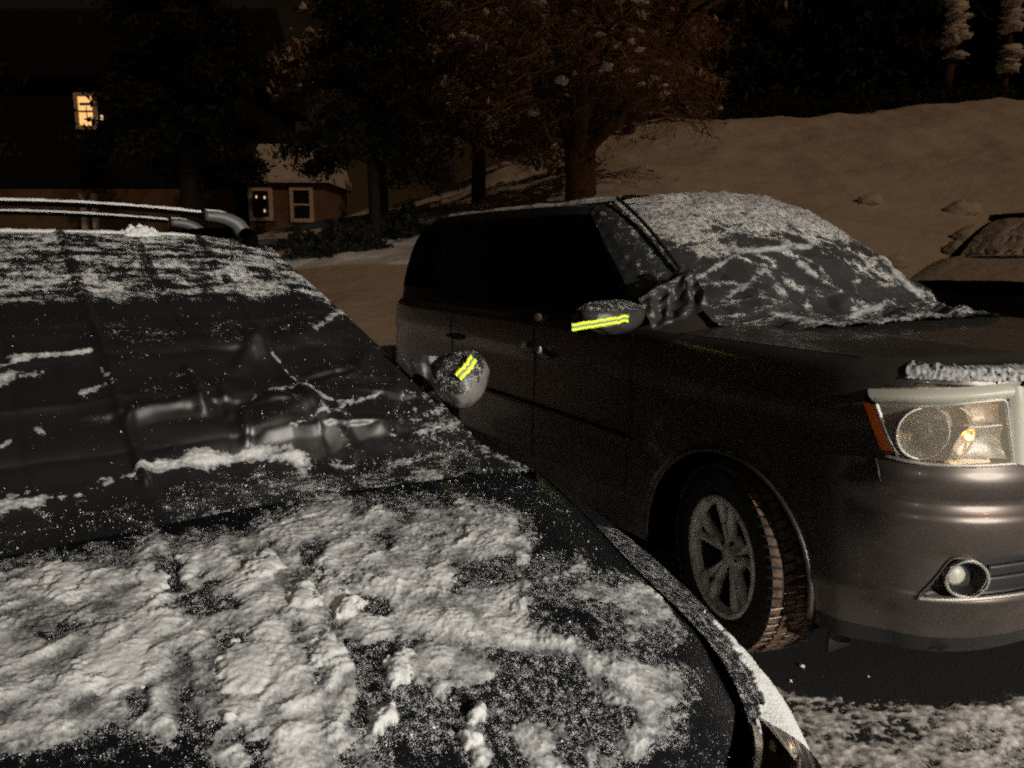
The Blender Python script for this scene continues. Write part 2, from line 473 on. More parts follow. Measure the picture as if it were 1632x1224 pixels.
HL_POLY = [(5.08, 1.045), (5.02, 1.098), (4.5, 1.122), (2.95, 1.142), (2.66, 1.132), (2.50, 1.05), (2.30, .895), (3.33, .889), (4.13, .887), (4.72, .912)]
FOG_POLY = [(3.86, .468), (3.42, .592), (3.1, .60), (1.2, .612), (1.0, .48), (2.4, .474)]

def build_suv(root, snow_bare=False, simple=False):
    zs = densify([1.19, 1.175, 1.15, 1.10, .905, .885, .862, .83, .80, .772, .75, .725, .70, .64, .615, .60, .475, .462, .44, .38, .31, .25], .02)
    ss = np.concatenate([np.linspace(0, 6, 181)[:-1], np.linspace(6, 8, 61)[:-1], np.linspace(8, 9.4, 20)[:-1], np.linspace(9.4, 11, 90)[:-1], np.linspace(11, 14, 40)])
    S, Z = np.meshgrid(ss, zs, indexing='ij')
    for side in (-1, 1):
        P = suv_pt(S, Z, 0, side)
        keep = np.ones((len(ss) - 1, len(zs) - 1), bool)
        sc = (S[:-1, :-1] + S[1:, 1:]) / 2; zc = (Z[:-1, :-1] + Z[1:, 1:]) / 2
        # wheel openings: snap the edge to a true circle
        for xc in (0, -2.775):
            zc0 = .335; dx = P[..., 0] - xc; dz = P[..., 2] - zc0; r = np.hypot(dx, dz); R = .44
            near = (np.abs(r - R) < .024) & (S > 4)
            f = np.where(near, R / np.maximum(r, 1e-6), 1)
            P[..., 0] = xc + dx * f; P[..., 2] = zc0 + dz * f
            r2 = np.hypot(P[..., 0] - xc, P[..., 2] - zc0)
            ins = (r2 < R - 1e-4) & (S > 4)
            keep &= ~(ins[:-1, :-1] | ins[1:, :-1] | ins[:-1, 1:] | ins[1:, 1:])
        hl = poly_sd(sc, zc * 12, [(a, b * 12) for a, b in HL_POLY]) > .0
        fg = poly_sd(sc, zc * 8, [(a, b * 8) for a, b in FOG_POLY]) > .0
        keep &= ~hl & ~fg
        fl = side > 0
        bump = (sc < 4.86) & (zc < .89)
        low_ = (zc < .31) & (sc < 6.4)
        grid_obj('front_bumper', P, 'suv_paint', root, keep & bump & ~low_, flip=fl)
        grid_obj('lower_valance', P, 'trim', root, keep & low_, flip=fl)
        grid_obj('body_side', P, 'suv_paint', root, keep & ~bump & ~low_ & (sc > 2.35), flip=fl)
        grid_obj('grille_surround', P, 'trim', root, keep & ~bump & (sc <= 2.35), flip=fl)
        # wheel-arch lips and liners
        for xc in (0, -2.775):
            b = MB(); pts = []
            for a in np.linspace(-.12, math.pi + .12, 40):
                pts.append((xc + .435 * math.cos(a), side * .992, .335 + .435 * math.sin(a)))
            b.tube(pts, .012, 6); b.build('arch_lip', 'suv_paint', root)
            V = []; F = []
            for i, a in enumerate(np.linspace(-.25, math.pi + .25, 30)):
                for y in (.985, .62): V.append((xc + .442 * math.cos(a), side * y, .335 + .442 * math.sin(a)))
                if i: F.append((2 * i - 2, 2 * i - 1, 2 * i + 1, 2 * i))
            F.append(tuple(range(1, 60, 2)))
            make('arch_liner', V, F, 'liner', root, smooth=False)
        # fender/bumper seam and door seams as thin dark grooves
        for line in ([(4.80, .888), (4.72, .855), (4.66, .815)],):
            q = crv(np.array(line), 24); pp = suv_pt(q[:, 0], q[:, 1], .0015, side)
            b = MB(); b.tube(pp, .0025, 5); b.build('bumper_seam', 'trim', root)
        for x0, s0 in ((-.62, 8.13), (-1.42, 9.02), (-2.42, 9.74)):
            pp = suv_pt(np.full(16, s0), np.linspace(1.165, .42, 16), .001, side)
            b = MB(); b.tube(pp, .003, 5); b.build('door_seam', 'trim', root)
        for s0 in (8.85, 9.62):
            pp = suv_pt(np.linspace(s0, s0 + .14, 8), np.full(8, .995), np.array([.004, .03, .04, .042, .042, .04, .03, .004]), side)
            b = MB(); b.tube(pp, .013, 8); b.build('door_handle', 'suv_paint', root)
        pp = suv_pt(np.linspace(8.1, 9.9, 40), np.linspace(.70, .72, 40), .008, side)
        b = MB(); b.tube(pp, .014, 6); b.build('side_moulding', 'suv_paint', root)
    # underside
    make('underbody', [(.78, -.8, .27), (.78, .8, .27), (-3.6, .8, .30), (-3.6, -.8, .30)], [(0, 1, 2, 3)], 'trim', root, smooth=False)
    # hood
    n, k = 60, 61
    sg = np.linspace(-1, 1, k); q = np.linspace(0, 1, n)
    Q, G = np.meshgrid(q, sg, indexing='ij')
    se = np.interp(np.abs(G), [0, .36, .62, .80, .92, 1], [0, 1.0, 2.0, 3.0, 4.0, 4.9])
    pe = suv_pt(se, 1.185 + 0 * se, .012, 1)
    xf = pe[..., 0]; yf = pe[..., 1] * np.sign(G); xr = -.36 + .30 * (1 - G ** 2)
    yr = G * .93
    X = xr + (xf - xr) * Q; Y = yr + (yf - yr) * Q
    Zh = 1.192 + .045 * (1 - np.abs(G) ** 2.5) * (1 - .55 * Q ** 2) - .018 * sstep(.9, 1, Q) + .010 * sstep(.5, .62, np.abs(G)) * (1 - sstep(.8, .95, np.abs(G)))
    HP = np.stack([X, Y, Zh], -1)
    grid_obj('hood', HP, 'suv_paint', root, flip=False)
    return HP

def cabin(root, prof, belt, name_paint, sidewin, glassrows):
    """greenhouse: rows = outlines from belt to roof edge (half outline, y>0), mirrored"""
    rows = [crv(np.array(r), 90) for r in prof]
    P = np.stack(rows, 0)                      # (level, col, 3)
    Pd = np.stack([crs(P[:, j], np.linspace(0, len(prof) - 1, 26)) for j in range(P.shape[1])], 1)
    full = np.concatenate([Pd * np.array([1, -1, 1]), Pd[:, ::-1][:, 1:]], 1) if False else None
    for side in (-1, 1):
        G = Pd * np.array([1, side, 1])
        grid_obj('cabin_side', G, name_paint, root, flip=side < 0)
    # roof cap
    top = Pd[-1]; f = np.linspace(-1, 1, 31)
    cap = np.stack([np.stack([top[:, 0], top[:, 1] * t, top[:, 2] + .045 * (1 - t * t) * np.clip(np.sin(np.linspace(0.02, math.pi - .02, len(top))) * 2.2, 0, 1)], -1) for t in f], 1)
    grid_obj('roof', cap, name_paint, root)
    for (c0, c1, r0, r1, nm) in sidewin:
        cols = np.linspace(c0, c1, 24); lv = np.linspace(r0, r1, 14)
        for side in (-1, 1):
            W = np.zeros((14, 24, 3))
            for i, l in enumerate(lv):
                row = crs(Pd, [l * 25])[0] if False else Pd[int(round(l * 25))]
                W[i] = crs(row, cols * (len(row) - 1))
            W = W * np.array([1, side, 1]); W[..., 1] += side * .006
            grid_obj(nm, W, 'glass', root, flip=side < 0)
    return Pd, cap

suv = thing('parked_suv', 'dark grey SUV with amber lit headlight and muddy front tyre beside the black wagon', 'car', SUV)
HOOD2 = build_suv(suv)
# greenhouse outlines, half (y>0): windshield centre -> A pillar -> side -> rear corner -> rear centre
G0 = [(.0, 0, 1.17), (-.06, .40, 1.17), (-.20, .70, 1.17), (-.42, .88, 1.17), (-.70, .945, 1.17), (-1.4, .955, 1.17), (-2.5, .95, 1.17), (-3.2, .925, 1.17), (-3.62, .85, 1.17), (-3.76, .5, 1.17), (-3.79, 0, 1.17)]
G1 = [(-.32, 0, 1.42), (-.36, .38, 1.41), (-.50, .64, 1.40), (-.72, .80, 1.40), (-.95, .845, 1.40), (-1.5, .855, 1.40), (-2.5, .85, 1.40), (-3.22, .84, 1.40), (-3.66, .79, 1.40), (-3.80, .45, 1.40), (-3.82, 0, 1.40)]
G2 = [(-.66, 0, 1.655), (-.69, .36, 1.65), (-.84, .60, 1.63), (-1.05, .715, 1.63), (-1.22, .745, 1.63), (-1.6, .755, 1.63), (-2.5, .75, 1.63), (-3.20, .755, 1.64), (-3.62, .71, 1.64), (-3.76, .4, 1.64), (-3.78, 0, 1.64)]
G3 = [(-.97, 0, 1.79), (-1.00, .35, 1.787), (-1.10, .54, 1.775), (-1.27, .63, 1.77), (-1.42, .655, 1.77), (-1.7, .665, 1.785), (-2.5, .675, 1.792), (-3.05, .665, 1.79), (-3.48, .62, 1.775), (-3.62, .36, 1.77), (-3.64, 0, 1.77)]
cabin(suv, [G0, G1, G2, G3], 1.17, 'suv_paint', [(.385, .60, .10, .90, 'side_window'), (.61, .655, .10, .90, 'side_window'), (.665, .775, .14, .88, 'quarter_window')], 0)
for sx, sd, md in ((0, -1, True), (0, 1, True), (-2.775, -1, False), (-2.775, 1, False)):
    wh_ = build_wheel(suv, sx, sd, .365, .24, .335, muddy=md, yout=.972)
    if sx == 0: wh_.rotation_euler = (0, 0, -math.radians(14))

# mud flap behind / ahead of the front tyre
b = MB(); b.box((.43, -.82, .17), (.012, .12, .10)); b.build('air_deflector', 'trim', suv, bevel=.004)

def suv_patch(name, pol, parent, m, side, d0=0., ns=60, nz=30, depth=None, flip=None):
    """patch filling a 4-corner region (s,z): tl, tr, br, bl; depth(u,v) pushes along the normal"""
    tl, tr, br, bl = [np.array(p, float) for p in pol]
    u = np.linspace(0, 1, ns); v = np.linspace(0, 1, nz); U, V = np.meshgrid(u, v, indexing='ij')
    q = (tl * ((1 - U) * (1 - V))[..., None] + tr * (U * (1 - V))[..., None] + br * (U * V)[..., None] + bl * ((1 - U) * V)[..., None])
    off = d0 + (depth(U, V) if depth is not None else 0)
    P = suv_pt(q[..., 0], q[..., 1], off, side)
    return grid_obj(name, P, m, parent, flip=(side > 0) if flip is None else flip)

def suv_tube(line, r, off, side, n=60, sides=8):
    q = crv(np.array(line), n); pp = suv_pt(q[:, 0], q[:, 1], off, side)
    return tube(pp, r, sides)

for side in (-1, 1):
    h = bpy.data.objects.new('headlight', None); link(h, suv)
    # deep back of the housing
    suv_patch('housing', [(5.1, 1.11), (2.55, 1.15), (2.3, .88), (4.8, .89)], h, 'inner_warm', side, -.05)
    # thick hazy top and rim
    suv_patch('top_rim', [(5.02, 1.100), (2.70, 1.143), (2.74, 1.094), (4.86, 1.058)], h, 'haze_plastic', side, .004, depth=lambda U, V: .020 * np.sin(np.pi * V) - .004)
    suv_patch('end_rim', [(2.78, 1.140), (2.48, 1.128), (2.28, .893), (2.60, .900)], h, 'haze_plastic', side, .004, depth=lambda U, V: .016 * np.sin(np.pi * U))
    suv_patch('turn_signal', [(5.075, 1.062), (4.84, 1.05), (4.47, .918), (4.72, .914)], h, 'amber', side, .006, depth=lambda U, V: .004 * np.sin(np.pi * U))
    b = MB(); b.add(*suv_tube([(4.84, 1.058), (4.72, 1.01), (4.58, .955), (4.42, .910)], .008, .010, side)); b.build('divider', 'satin', h)
    # bright frame line round the clear compartment
    b = MB(); b.add(*suv_tube([(4.80, 1.056), (4.3, 1.062), (3.6, 1.078), (2.92, 1.092), (2.80, 1.085)], .0055, .006, side))
    b.add(*suv_tube([(2.80, 1.088), (2.72, 1.02), (2.60, .93), (2.56, .905)], .0055, .006, side))
    b.add(*suv_tube([(4.62, .902), (4.1, .893), (3.3, .894), (2.5, .899)], .007, .006, side)); b.build('bezel', 'satin', h)
    # round main reflector: dish facing forward
    c = suv_pt(4.10, .982, -.008, side); fwd = np.array([.86, side * .51, 0]); fwd /= np.linalg.norm(fwd)
    rt = np.cross(fwd, [0, 0, 1.]); up = np.array([0, 0, 1.])
    V, F = [], []; nr, na = 14, 56
    for i in range(nr):
        r = .004 + .074 * i / (nr - 1); dd = -.045 + .055 * (r / .078) ** 2
        for j in range(na):
            a = 2 * math.pi * j / na; wob = 1 + .05 * math.sin(6 * a) * (i / nr)
            V.append(c + rt * r * wob * math.cos(a) * 1.0 + up * r * math.sin(a) + fwd * dd)
    for i in range(nr - 1):
        for j in range(na):
            F.append((i * na + j, i * na + (j + 1) % na, (i + 1) * na + (j + 1) % na, (i + 1) * na + j))
    make('reflector_bowl', V, F, 'reflector', h)
    b = MB(); b.tube([c + rt * .078 * math.cos(a) + up * .078 * math.sin(a) + fwd * .011 for a in np.linspace(0, 2 * math.pi, 49)], .0045, 8); b.build('reflector_ring', 'satin', h)
    # bulb in the dish
    b = MB(); b.tube([c + fwd * -.04, c + fwd * -.005], [.012, .009], 10); b.build('bulb', 'haze_plastic', h)
    # second ring segment beside it
    b = MB(); c2 = c - rt * .045 * (1 if side < 0 else -1) * -1 if False else suv_pt(3.62, .985, -.012, side)
    b.tube([c2 + rt * .072 * math.cos(a) + up * .082 * math.sin(a) for a in np.linspace(-1.35, 1.35, 20)] if side > 0 else [c2 + rt * .072 * math.cos(a) + up * .082 * math.sin(a) for a in np.linspace(math.pi - 1.35, math.pi + 1.35, 20)], .004, 6)
    b.build('inner_ring', 'satin', h)
    # two cells beside: high and low
    suv_patch('upper_cell', [(3.45, 1.074), (2.86, 1.084), (2.80, 1.020), (3.30, 1.010)], h, 'inner_warm', side, -.035, depth=lambda U, V: .02 * (np.abs(U * 2 - 1) ** 3) + .01 * (np.abs(V * 2 - 1) ** 3))
    suv_patch('lower_cell', [(3.42, .998), (2.80, 1.008), (2.66, .912), (3.62, .908)], h, 'reflector', side, -.035, depth=lambda U, V: .02 * (np.abs(U * 2 - 1) ** 3) + .018 * (np.abs(V * 2 - 1) ** 2))
    b = MB(); b.add(*suv_tube([(3.36, 1.006), (2.78, 1.014)], .006, -.008, side, 20)); b.build('cell_divider', 'satin', h)
    cb = suv_pt(3.30, .975, -.014, side)
    b = MB(); b.add(*lathe([(.0, .009), (.006, .007), (.009, 0), (.006, -.007), (.0, -.009)], 14)); o = b.build('lamp_glint', 'amber_glint', h); o.location = cb
    # clear outer lens
    suv_patch('lens', [(4.86, 1.060), (2.84, 1.096), (2.56, .900), (4.46, .905)], h, 'milky_lens', side, .009, depth=lambda U, V: .008 * np.sin(np.pi * U) * np.sin(np.pi * V))
    # fog light recess
    suv_patch('fog_recess', [(3.46, .594), (.9, .614), (.9, .47), (3.9, .464)], suv, 'trim', side, -.03, depth=lambda U, V: .03 * np.exp(-U * 30))
    b = MB()
    for zz in (.565, .528): b.add(*suv_tube([(2.72, zz), (2.2, zz + .004), (1.6, zz + .006)], .006, -.010, side, 20))
    b.build('recess_rib', 'trim_grey', suv)
    b = MB(); b.add(*suv_tube([(3.92, .466), (3.4, .469), (2.4, .476), (1.0, .482)], .007, .004, side, 40)); b.build('recess_trim', 'satin', suv)
    b = MB(); b.add(*suv_tube([(3.90, .470), (3.66, .53), (3.44, .592), (3.2, .602)], .004, .002, side, 30)); b.build('recess_edge', 'suv_paint', suv)
    fl = bpy.data.objects.new('fog_light', None); link(fl, suv)
    c = suv_pt(3.13, .536, .000, side); fw = np.array([.83, side * .55, 0]); fw /= np.linalg.norm(fw); rt = np.cross(fw, [0, 0, 1.])
    b = MB(); b.tube([c + rt * .062 * math.cos(a) + up * .058 * math.sin(a) + fw * .004 for a in np.linspace(0, 2 * math.pi, 49)], .0075, 10); b.build('ring', 'chrome', fl)
    V, F = [], []
    for i in range(8):
        r = .057 * (i + .05) / 7; dd = -.05 + .05 * (r / .057) ** 3
        for j in range(36):
            a = 2 * math.pi * j / 36; V.append(c + rt * r * math.cos(a) + up * r * .94 * math.sin(a) + fw * dd)
    for i in range(7):
        for j in range(36): F.append((i * 36 + j, i * 36 + (j + 1) % 36, (i + 1) * 36 + (j + 1) % 36, (i + 1) * 36 + j))
    make('bowl', V, F, 'trim', fl)
    b = MB(); b.add(*lathe([(0, .012), (.02, .010), (.033, 0), (.03, -.02)], 28)); o = b.build('lamp', 'haze_plastic', fl)
    o.location = c - fw * .02 + rt * (-.026 if side < 0 else .026) * -1 * (1 if side < 0 else 1); o.rotation_euler = (0, 0, math.atan2(fw[1], fw[0]) - math.pi / 2)
# grille bars
gr = bpy.data.objects.new('grille', None); link(gr, suv)
for zz, rr in ((1.135, .018), (1.06, .024), (.985, .022), (.915, .016)):
    b = MB(); q = np.linspace(0, 2.28 + (zz - .915) * .9, 30)
    pr = suv_pt(q, np.full(30, zz), .012, 1); pl = suv_pt(q[::-1], np.full(30, zz), .012, -1)
    b.tube(np.concatenate([pl, pr[1:]]), rr, 10); b.build('bar', 'chrome', gr)
# number plate holder / lower grille
suv_patch('lower_grille', [(.9, .66), (0.0, .66), (0.0, .47), (.9, .47)], suv, 'trim', -1, .004)

# ================================================================== NEAR BLACK WAGON
wag = thing('parked_wagon', 'black wagon in front with scraped snow on its hood and snowy roof bars', 'car', WAGON)
WC = { # half outline columns (front centre -> rear centre), y>0
 'top': [(.812, 0, .819), (.777, .30, .822), (.672, .545, .826), (.572, .668, .826), (.472, .697, .888), (.28, .724, .940), (.05, .797, .966), (-.2, .864, .99), (-.42, .88, 1.0), (-1.2, .885, 1.02), (-2.6, .885, 1.04), (-3.3, .84, 1.05), (-3.7, .70, 1.05), (-3.8, 0, 1.05)],
 'sh': [(.87, 0, .76), (.84, .32, .76), (.75, .57, .765), (.64, .72, .775), (.52, .795, .81), (.29, .85, .87), (.05, .885, .91), (-.2, .902, .94), (-.42, .905, .95), (-1.2, .905, .95), (-2.6, .905, .96), (-3.35, .86, .96), (-3.75, .72, .96), (-3.85, 0, .96)],
 'mid': [(.92, 0, .60), (.89, .34, .60), (.80, .60, .60), (.68, .77, .61), (.54, .85, .64), (.30, .895, .68), (.05, .905, .70), (-.2, .905, .70), (-.42, .905, .70), (-1.2, .905, .70), (-2.6, .905, .70), (-3.4, .87, .70), (-3.8, .74, .70), (-3.9, 0, .70)],
 'low': [(.93, 0, .40), (.90, .34, .40), (.81, .60, .40), (.69, .77, .40), (.55, .855, .40), (.30, .90, .40), (.05, .905, .40), (-.2, .90, .40), (-.42, .90, .40), (-1.2, .90, .40), (-2.6, .90, .40), (-3.4, .87, .42), (-3.8, .74, .45), (-3.9, 0, .45)],
 'sill': [(.88, 0, .20), (.86, .32, .20), (.77, .56, .20), (.65, .73, .20), (.52, .82, .20), (.30, .86, .20), (.05, .865, .20), (-.2, .86, .20), (-.42, .86, .20), (-1.2, .86, .20), (-2.6, .86, .22), (-3.35, .82, .28), (-3.7, .70, .32), (-3.8, 0, .32)]}
WL = np.array([WC[k] for k in ('top', 'sh', 'mid', 'low', 'sill')], float)
def wag_surf(sc, lv):
    rows = np.stack([crs(WL[i], sc) for i in range(5)], 0)      # (5, n, 3)
    return np.stack([crs(rows[:, j], lv) for j in range(len(sc))], 0)   # (n, m, 3)
ws = np.linspace(0, 13, 300); wl = np.linspace(0, 4, 60)
WS, WLV = np.meshgrid(ws, wl, indexing='ij')
for side in (-1, 1):
    P = wag_surf(ws, wl) * np.array([1, side, 1]); keep = np.ones((299, 59), bool)
    for xc in (0, -2.745):
        dx = P[..., 0] - xc; dz = P[..., 2] - .31; r = np.hypot(dx, dz); R = .385
        ins0 = (WS > 3.4)
        near = (np.abs(r - R) < .03) & ins0; f = np.where(near, R / np.maximum(r, 1e-6), 1)
        P[..., 0] = xc + dx * f; P[..., 2] = .31 + dz * f
        ins = (np.hypot(P[..., 0] - xc, P[..., 2] - .31) < R - 1e-4) & ins0
        keep &= ~(ins[:-1, :-1] | ins[1:, :-1] | ins[:-1, 1:] | ins[1:, 1:])
    u, v = WAGON.px(P)
    d = np.where((P[..., 2] > .80) & (P[..., 0] > .1), .6, .2 * (P[..., 2] > .7))
    grid_obj('body_side', P, 'wagon_paint', wag, keep, flip=side > 0, attr=d)
    for xc in (0, -2.745):
        V = []; F = []
        for i, a in enumerate(np.linspace(-.25, math.pi + .25, 30)):
            for y in (.885, .55): V.append((xc + .388 * math.cos(a), side * y, .31 + .388 * math.sin(a)))
            if i: F.append((2 * i - 2, 2 * i - 1, 2 * i + 1, 2 * i))
        F.append(tuple(range(1, 60, 2))); make('arch_liner', V, F, 'liner', wag, smooth=False)
        build_wheel(wag, xc, side, .345, .215, .315, yout=.885)
    # headlight: clear lens over a bright bowl, under the front edge of the hood
    h = bpy.data.objects.new('headlight', None); link(h, wag)
    L = wag_surf(np.linspace(1.35, 2.80, 40), np.linspace(.02, 1.15, 20)) * np.array([1, side, 1]); nn = normals(L, flip=side > 0)
    inward = nn * (1 if (nn[20, 10] @ np.array([1, 0, .3])) > 0 else -1)
    grid_obj('housing', L + inward * .003, 'reflector', h, flip=side > 0)
    bul = .012 * (np.sin(np.linspace(0, math.pi, 40))[:, None] * np.sin(np.linspace(0, math.pi, 20))[None]) + .007
    grid_obj('lens', L + inward * (bul + .012)[..., None], 'lens', h, flip=side > 0)
    c = L[22, 9] + inward[22, 9] * .006
    b = MB(); b.add(*lathe([(.0, .004), (.03, .006), (.045, .012), (.05, .006)], 30)); o = b.build('projector', 'chrome', h); o.location = c; o.rotation_euler = (0, 0, -math.pi / 2 + math.atan2(inward[22, 9][1], inward[22, 9][0]))
make('underbody', [(.7, -.7, .22), (.7, .7, .22), (-3.6, .7, .30), (-3.6, -.7, .30)], [(0, 1, 2, 3)], 'trim', wag, smooth=False)

# hood
HX = [-.42, -.2, .05, .27, .46, .56]; HW = [.868, .852, .785, .712, .685, .656]; HZ = [1.012, 1.0, .975, .95, .898, .832]
CX = [-.45, -.34, -.2, 0, .2, .43, .6, .72, .80]; CZ = [1.082, 1.078, 1.062, 1.04, 1.012, .965, .91, .86, .825]
def wag_hood(t, g):
    xr = -.34 - .08 * g * g; xf = .80 - .24 * np.abs(g) ** 2.2
    x = xr + (xf - xr) * t
    xe = -.42 + .98 * t
    w = np.interp(xe, HX, HW); w = w
    ze = np.interp(xe, HX, HZ); zc = np.interp(x, CX, CZ)
    zc2 = np.interp(xe, CX, CZ)
    z = zc + (ze - zc2 + (zc2 - zc) * 1.0) * np.abs(g) ** 3.2
    z += .012 * (sstep(.52, .60, np.abs(g)) - sstep(.60, .95, np.abs(g)))     # soft power crease
    return np.stack([x, g * w, z], -1)
def smooth1(a, k, axis):
    for _ in range(k):
        b = a.copy(); sl = [slice(None)] * a.ndim; sm = sl.copy(); sp = sl.copy()
        sl[axis] = slice(1, -1); sm[axis] = slice(0, -2); sp[axis] = slice(2, None)
        b[tuple(sl)] = (a[tuple(sm)] + 2 * a[tuple(sl)] + a[tuple(sp)]) / 4; a = b
    return a
nt_ = 500
gs_ = np.concatenate([np.linspace(-1, -.55, 60)[:-1], np.linspace(-.55, 1, 610)])
T, G = np.meshgrid(np.linspace(0, 1, nt_), gs_, indexing='ij')
HOOD = smooth1(wag_hood(T, G), 140, 0)
HN = normals(HOOD); HN *= np.sign(HN[..., 2:3])
hu, hv = WAGON.px(HOOD); hx = HOOD[..., 0]; hy = HOOD[..., 1]
# where the shoved snow lies on the hood (read off the photograph, stored as coverage over the hood)
MAIN = [(-900, 1010), (-300, 930), (0, 905), (110, 885), (235, 862), (300, 900), (345, 870), (440, 842), (500, 806), (590, 806), (690, 818), (770, 826), (815, 846), (835, 872), (880, 868), (930, 892), (985, 915), (1035, 958), (1052, 1000), (1030, 1030), (1085, 1075), (1095, 1125), (1050, 1170), (990, 1200), (930, 1240), (700, 1300), (520, 1290), (470, 1230), (420, 1195), (380, 1225), (320, 1200), (270, 1165), (150, 1168), (0, 1182), (-300, 1230), (-900, 1300)]
wu_ = hu + 34 * fbm(hx * 9, hy * 9, 3, 13) + 16 * fbm(hx * 34, hy * 34, 3, 14, .6); wv_ = hv + 30 * fbm(hx * 9, hy * 9, 3, 15) + 14 * fbm(hx * 34, hy * 34, 3, 16, .6)
sd = poly_sd(wu_, wv_, MAIN)
wx = fbm(hx * 7, hy * 7, 3, 3) * .03; wy = fbm(hx * 7, hy * 7, 3, 9) * .03
X_, Y_ = hx + wx, hy + wy
ca, sa = math.cos(.55), math.sin(.55)
ax, ay = X_ * ca + Y_ * sa, -X_ * sa + Y_ * ca
big = fbm(X_ * 6.5, Y_ * 6.5, 3, 21)
streak = fbm(ax * 26, ay * 6, 4, 31)
med = fbm(X_ * 24, Y_ * 24, 5, 41, .65)
fine = fbm(X_ * 110, Y_ * 110, 3, 51, .7)
bare = np.zeros_like(hu)
for poly, soft in (([(245, 968), (320, 952), (395, 968), (330, 985), (262, 984)], 10), ([(470, 862), (505, 855), (515, 905), (482, 915)], 10), ([(580, 955), (612, 960), (625, 985), (590, 990)], 8),
                   ([(200, 1120), (238, 1102), (240, 1145), (205, 1152)], 8), ([(60, 1008), (160, 985), (190, 995), (85, 1035)], 10), ([(255, 880), (300, 905), (290, 945), (262, 948), (258, 915)], 8),
                   ([(560, 1040), (640, 1052), (660, 1110), (600, 1090)], 14), ([(800, 1050), (905, 1058), (900, 1130), (850, 1150), (790, 1120)], 22), ([(730, 925), (800, 890), (835, 905), (760, 950)], 8),
                   ([(830, 950), (925, 905), (945, 915), (860, 965)], 8), ([(880, 985), (960, 975), (985, 1000), (900, 1015)], 12), ([(640, 1130), (700, 1120), (735, 1190), (690, 1240), (640, 1200)], 20), ([(900, 1140), (960, 1120), (980, 1150), (930, 1180)], 14), ([(300, 1150), (380, 1150), (390, 1200), (310, 1190)], 12)):
    bare = np.maximum(bare, sstep(-soft * 1.6, soft * .9, poly_sd(wu_, wv_, poly)))
right = sstep(520, 900, hu)          # the layer thins to the right
thin = sstep(700, 1000, hu) + .6 * sstep(900, 800, hv) * sstep(350, 500, hu)
pow_ = fbm(X_ * 210, Y_ * 210, 2, 81, .7)
STROKES = [([(-500, 1000), (0, 955), (172, 930)], 44, .9), ([(206, 945), (250, 892)], 34, 1.0), ([(-500, 1090), (0, 1043), (257, 1000)], 58, 1.1), ([(-500, 1150), (0, 1108), (257, 1065)], 58, 1.15), ([(-400, 1200), (0, 1165), (64, 1160), (206, 1129)], 28, .9),
 ([(300, 925), (309, 880)], 28, .8), ([(352, 900), (385, 925), (412, 966)], 42, 1.0), ([(412, 868), (356, 882)], 20, .7), ([(279, 992), (386, 975)], 24, .8), ([(440, 856), (500, 826), (592, 826)], 30, .8), ([(472, 893), (579, 868)], 36, .9), ([(622, 942), (700, 923)], 34, 1.0),
 ([(429, 940), (455, 975)], 26, .9), ([(429, 1009), (446, 1035)], 44, 1.1), ([(390, 1060), (372, 1190)], 40, 1.1), ([(326, 1043), (326, 1129)], 30, .8), ([(256, 975), (240, 1129)], 48, 1.1), ([(523, 1035), (558, 1065)], 34, 1.0), ([(463, 1080), (470, 1150), (485, 1240)], 54, 1.0),
 ([(545, 1086), (532, 1172)], 30, .9), ([(600, 1146), (678, 1129)], 28, .8), ([(618, 1043), (669, 1086)], 22, .8), ([(600, 838), (700, 836), (806, 848)], 30, .8), ([(643, 876), (740, 868), (823, 862)], 26, .8), ([(742, 934), (790, 906), (832, 886)], 13, .9), ([(840, 955), (880, 935), (920, 908)], 15, .8),
 ([(590, 935), (686, 920)], 36, 1.0), ([(720, 970), (823, 953)], 32, .9), ([(880, 925), (926, 938), (1045, 968)], 26, .55), ([(986, 985), (1050, 1005)], 24, .5), ([(650, 985), (763, 992), (840, 1017)], 38, 1.0), ([(840, 1017), (900, 1036), (965, 1065)], 27, .85), ([(965, 1065), (1063, 1099)], 34, .75), ([(1000, 1175), (1058, 1150)], 30, .5),
 ([(857, 1043), (900, 1112)], 22, .65), ([(686, 1056), (806, 1065)], 30, .7), ([(707, 1107), (686, 1172)], 22, .75), ([(746, 1165), (760, 1205)], 18, 1.0), ([(823, 1120), (850, 1170), (885, 1240)], 40, .7), ([(600, 1056), (643, 1090)], 22, .9), ([(965, 1099), (1007, 1193)], 26, .55), ([(560, 880), (620, 905)], 26, .8), ([(540, 960), (600, 1000)], 40, 1.0), ([(480, 950), (500, 1000)], 30, 1.0), ([(900, 1150), (960, 1210)], 26, .5), ([(580, 1190), (600, 1240)], 30, .6)]
wu2 = hu + 20 * fbm(hx * 12, hy * 12, 3, 13) + 14 * fbm(hx * 40, hy * 40, 4, 14, .65); wv2 = hv + 18 * fbm(hx * 12, hy * 12, 3, 15) + 12 * fbm(hx * 40, hy * 40, 4, 16, .65)
cs = np.full(hu.shape, -1.0); soft_sum = np.zeros(hu.shape)
for ln, w_, k in STROKES:
    q = k * (1 - (line_d(wu2, wv2, ln) / (w_ * 1.25)) ** 1.4)
    cs = np.maximum(cs, q); soft_sum += np.clip(q, 0, 1)
pow_ = fbm(X_ * 210, Y_ * 210, 2, 81, .7)
grain = fbm(X_ * 160, Y_ * 160, 3, 83, .8)
ridge_ = 1 - 2 * np.abs(perlin(ax * 30, ay * 8, 93))
cov = np.clip(cs, -.6, 1.1) * .76 - .23 + .30 * big + .42 * med + .30 * streak + .16 * (ridge_ - .1) + .26 * fine + .22 * grain - .6 * bare
lump = np.clip(.25 + 1.1 * fbm(X_ * 11, Y_ * 11, 3, 61, .45), -.4, 1)
c_ = np.clip(cov, 0, 1.2)
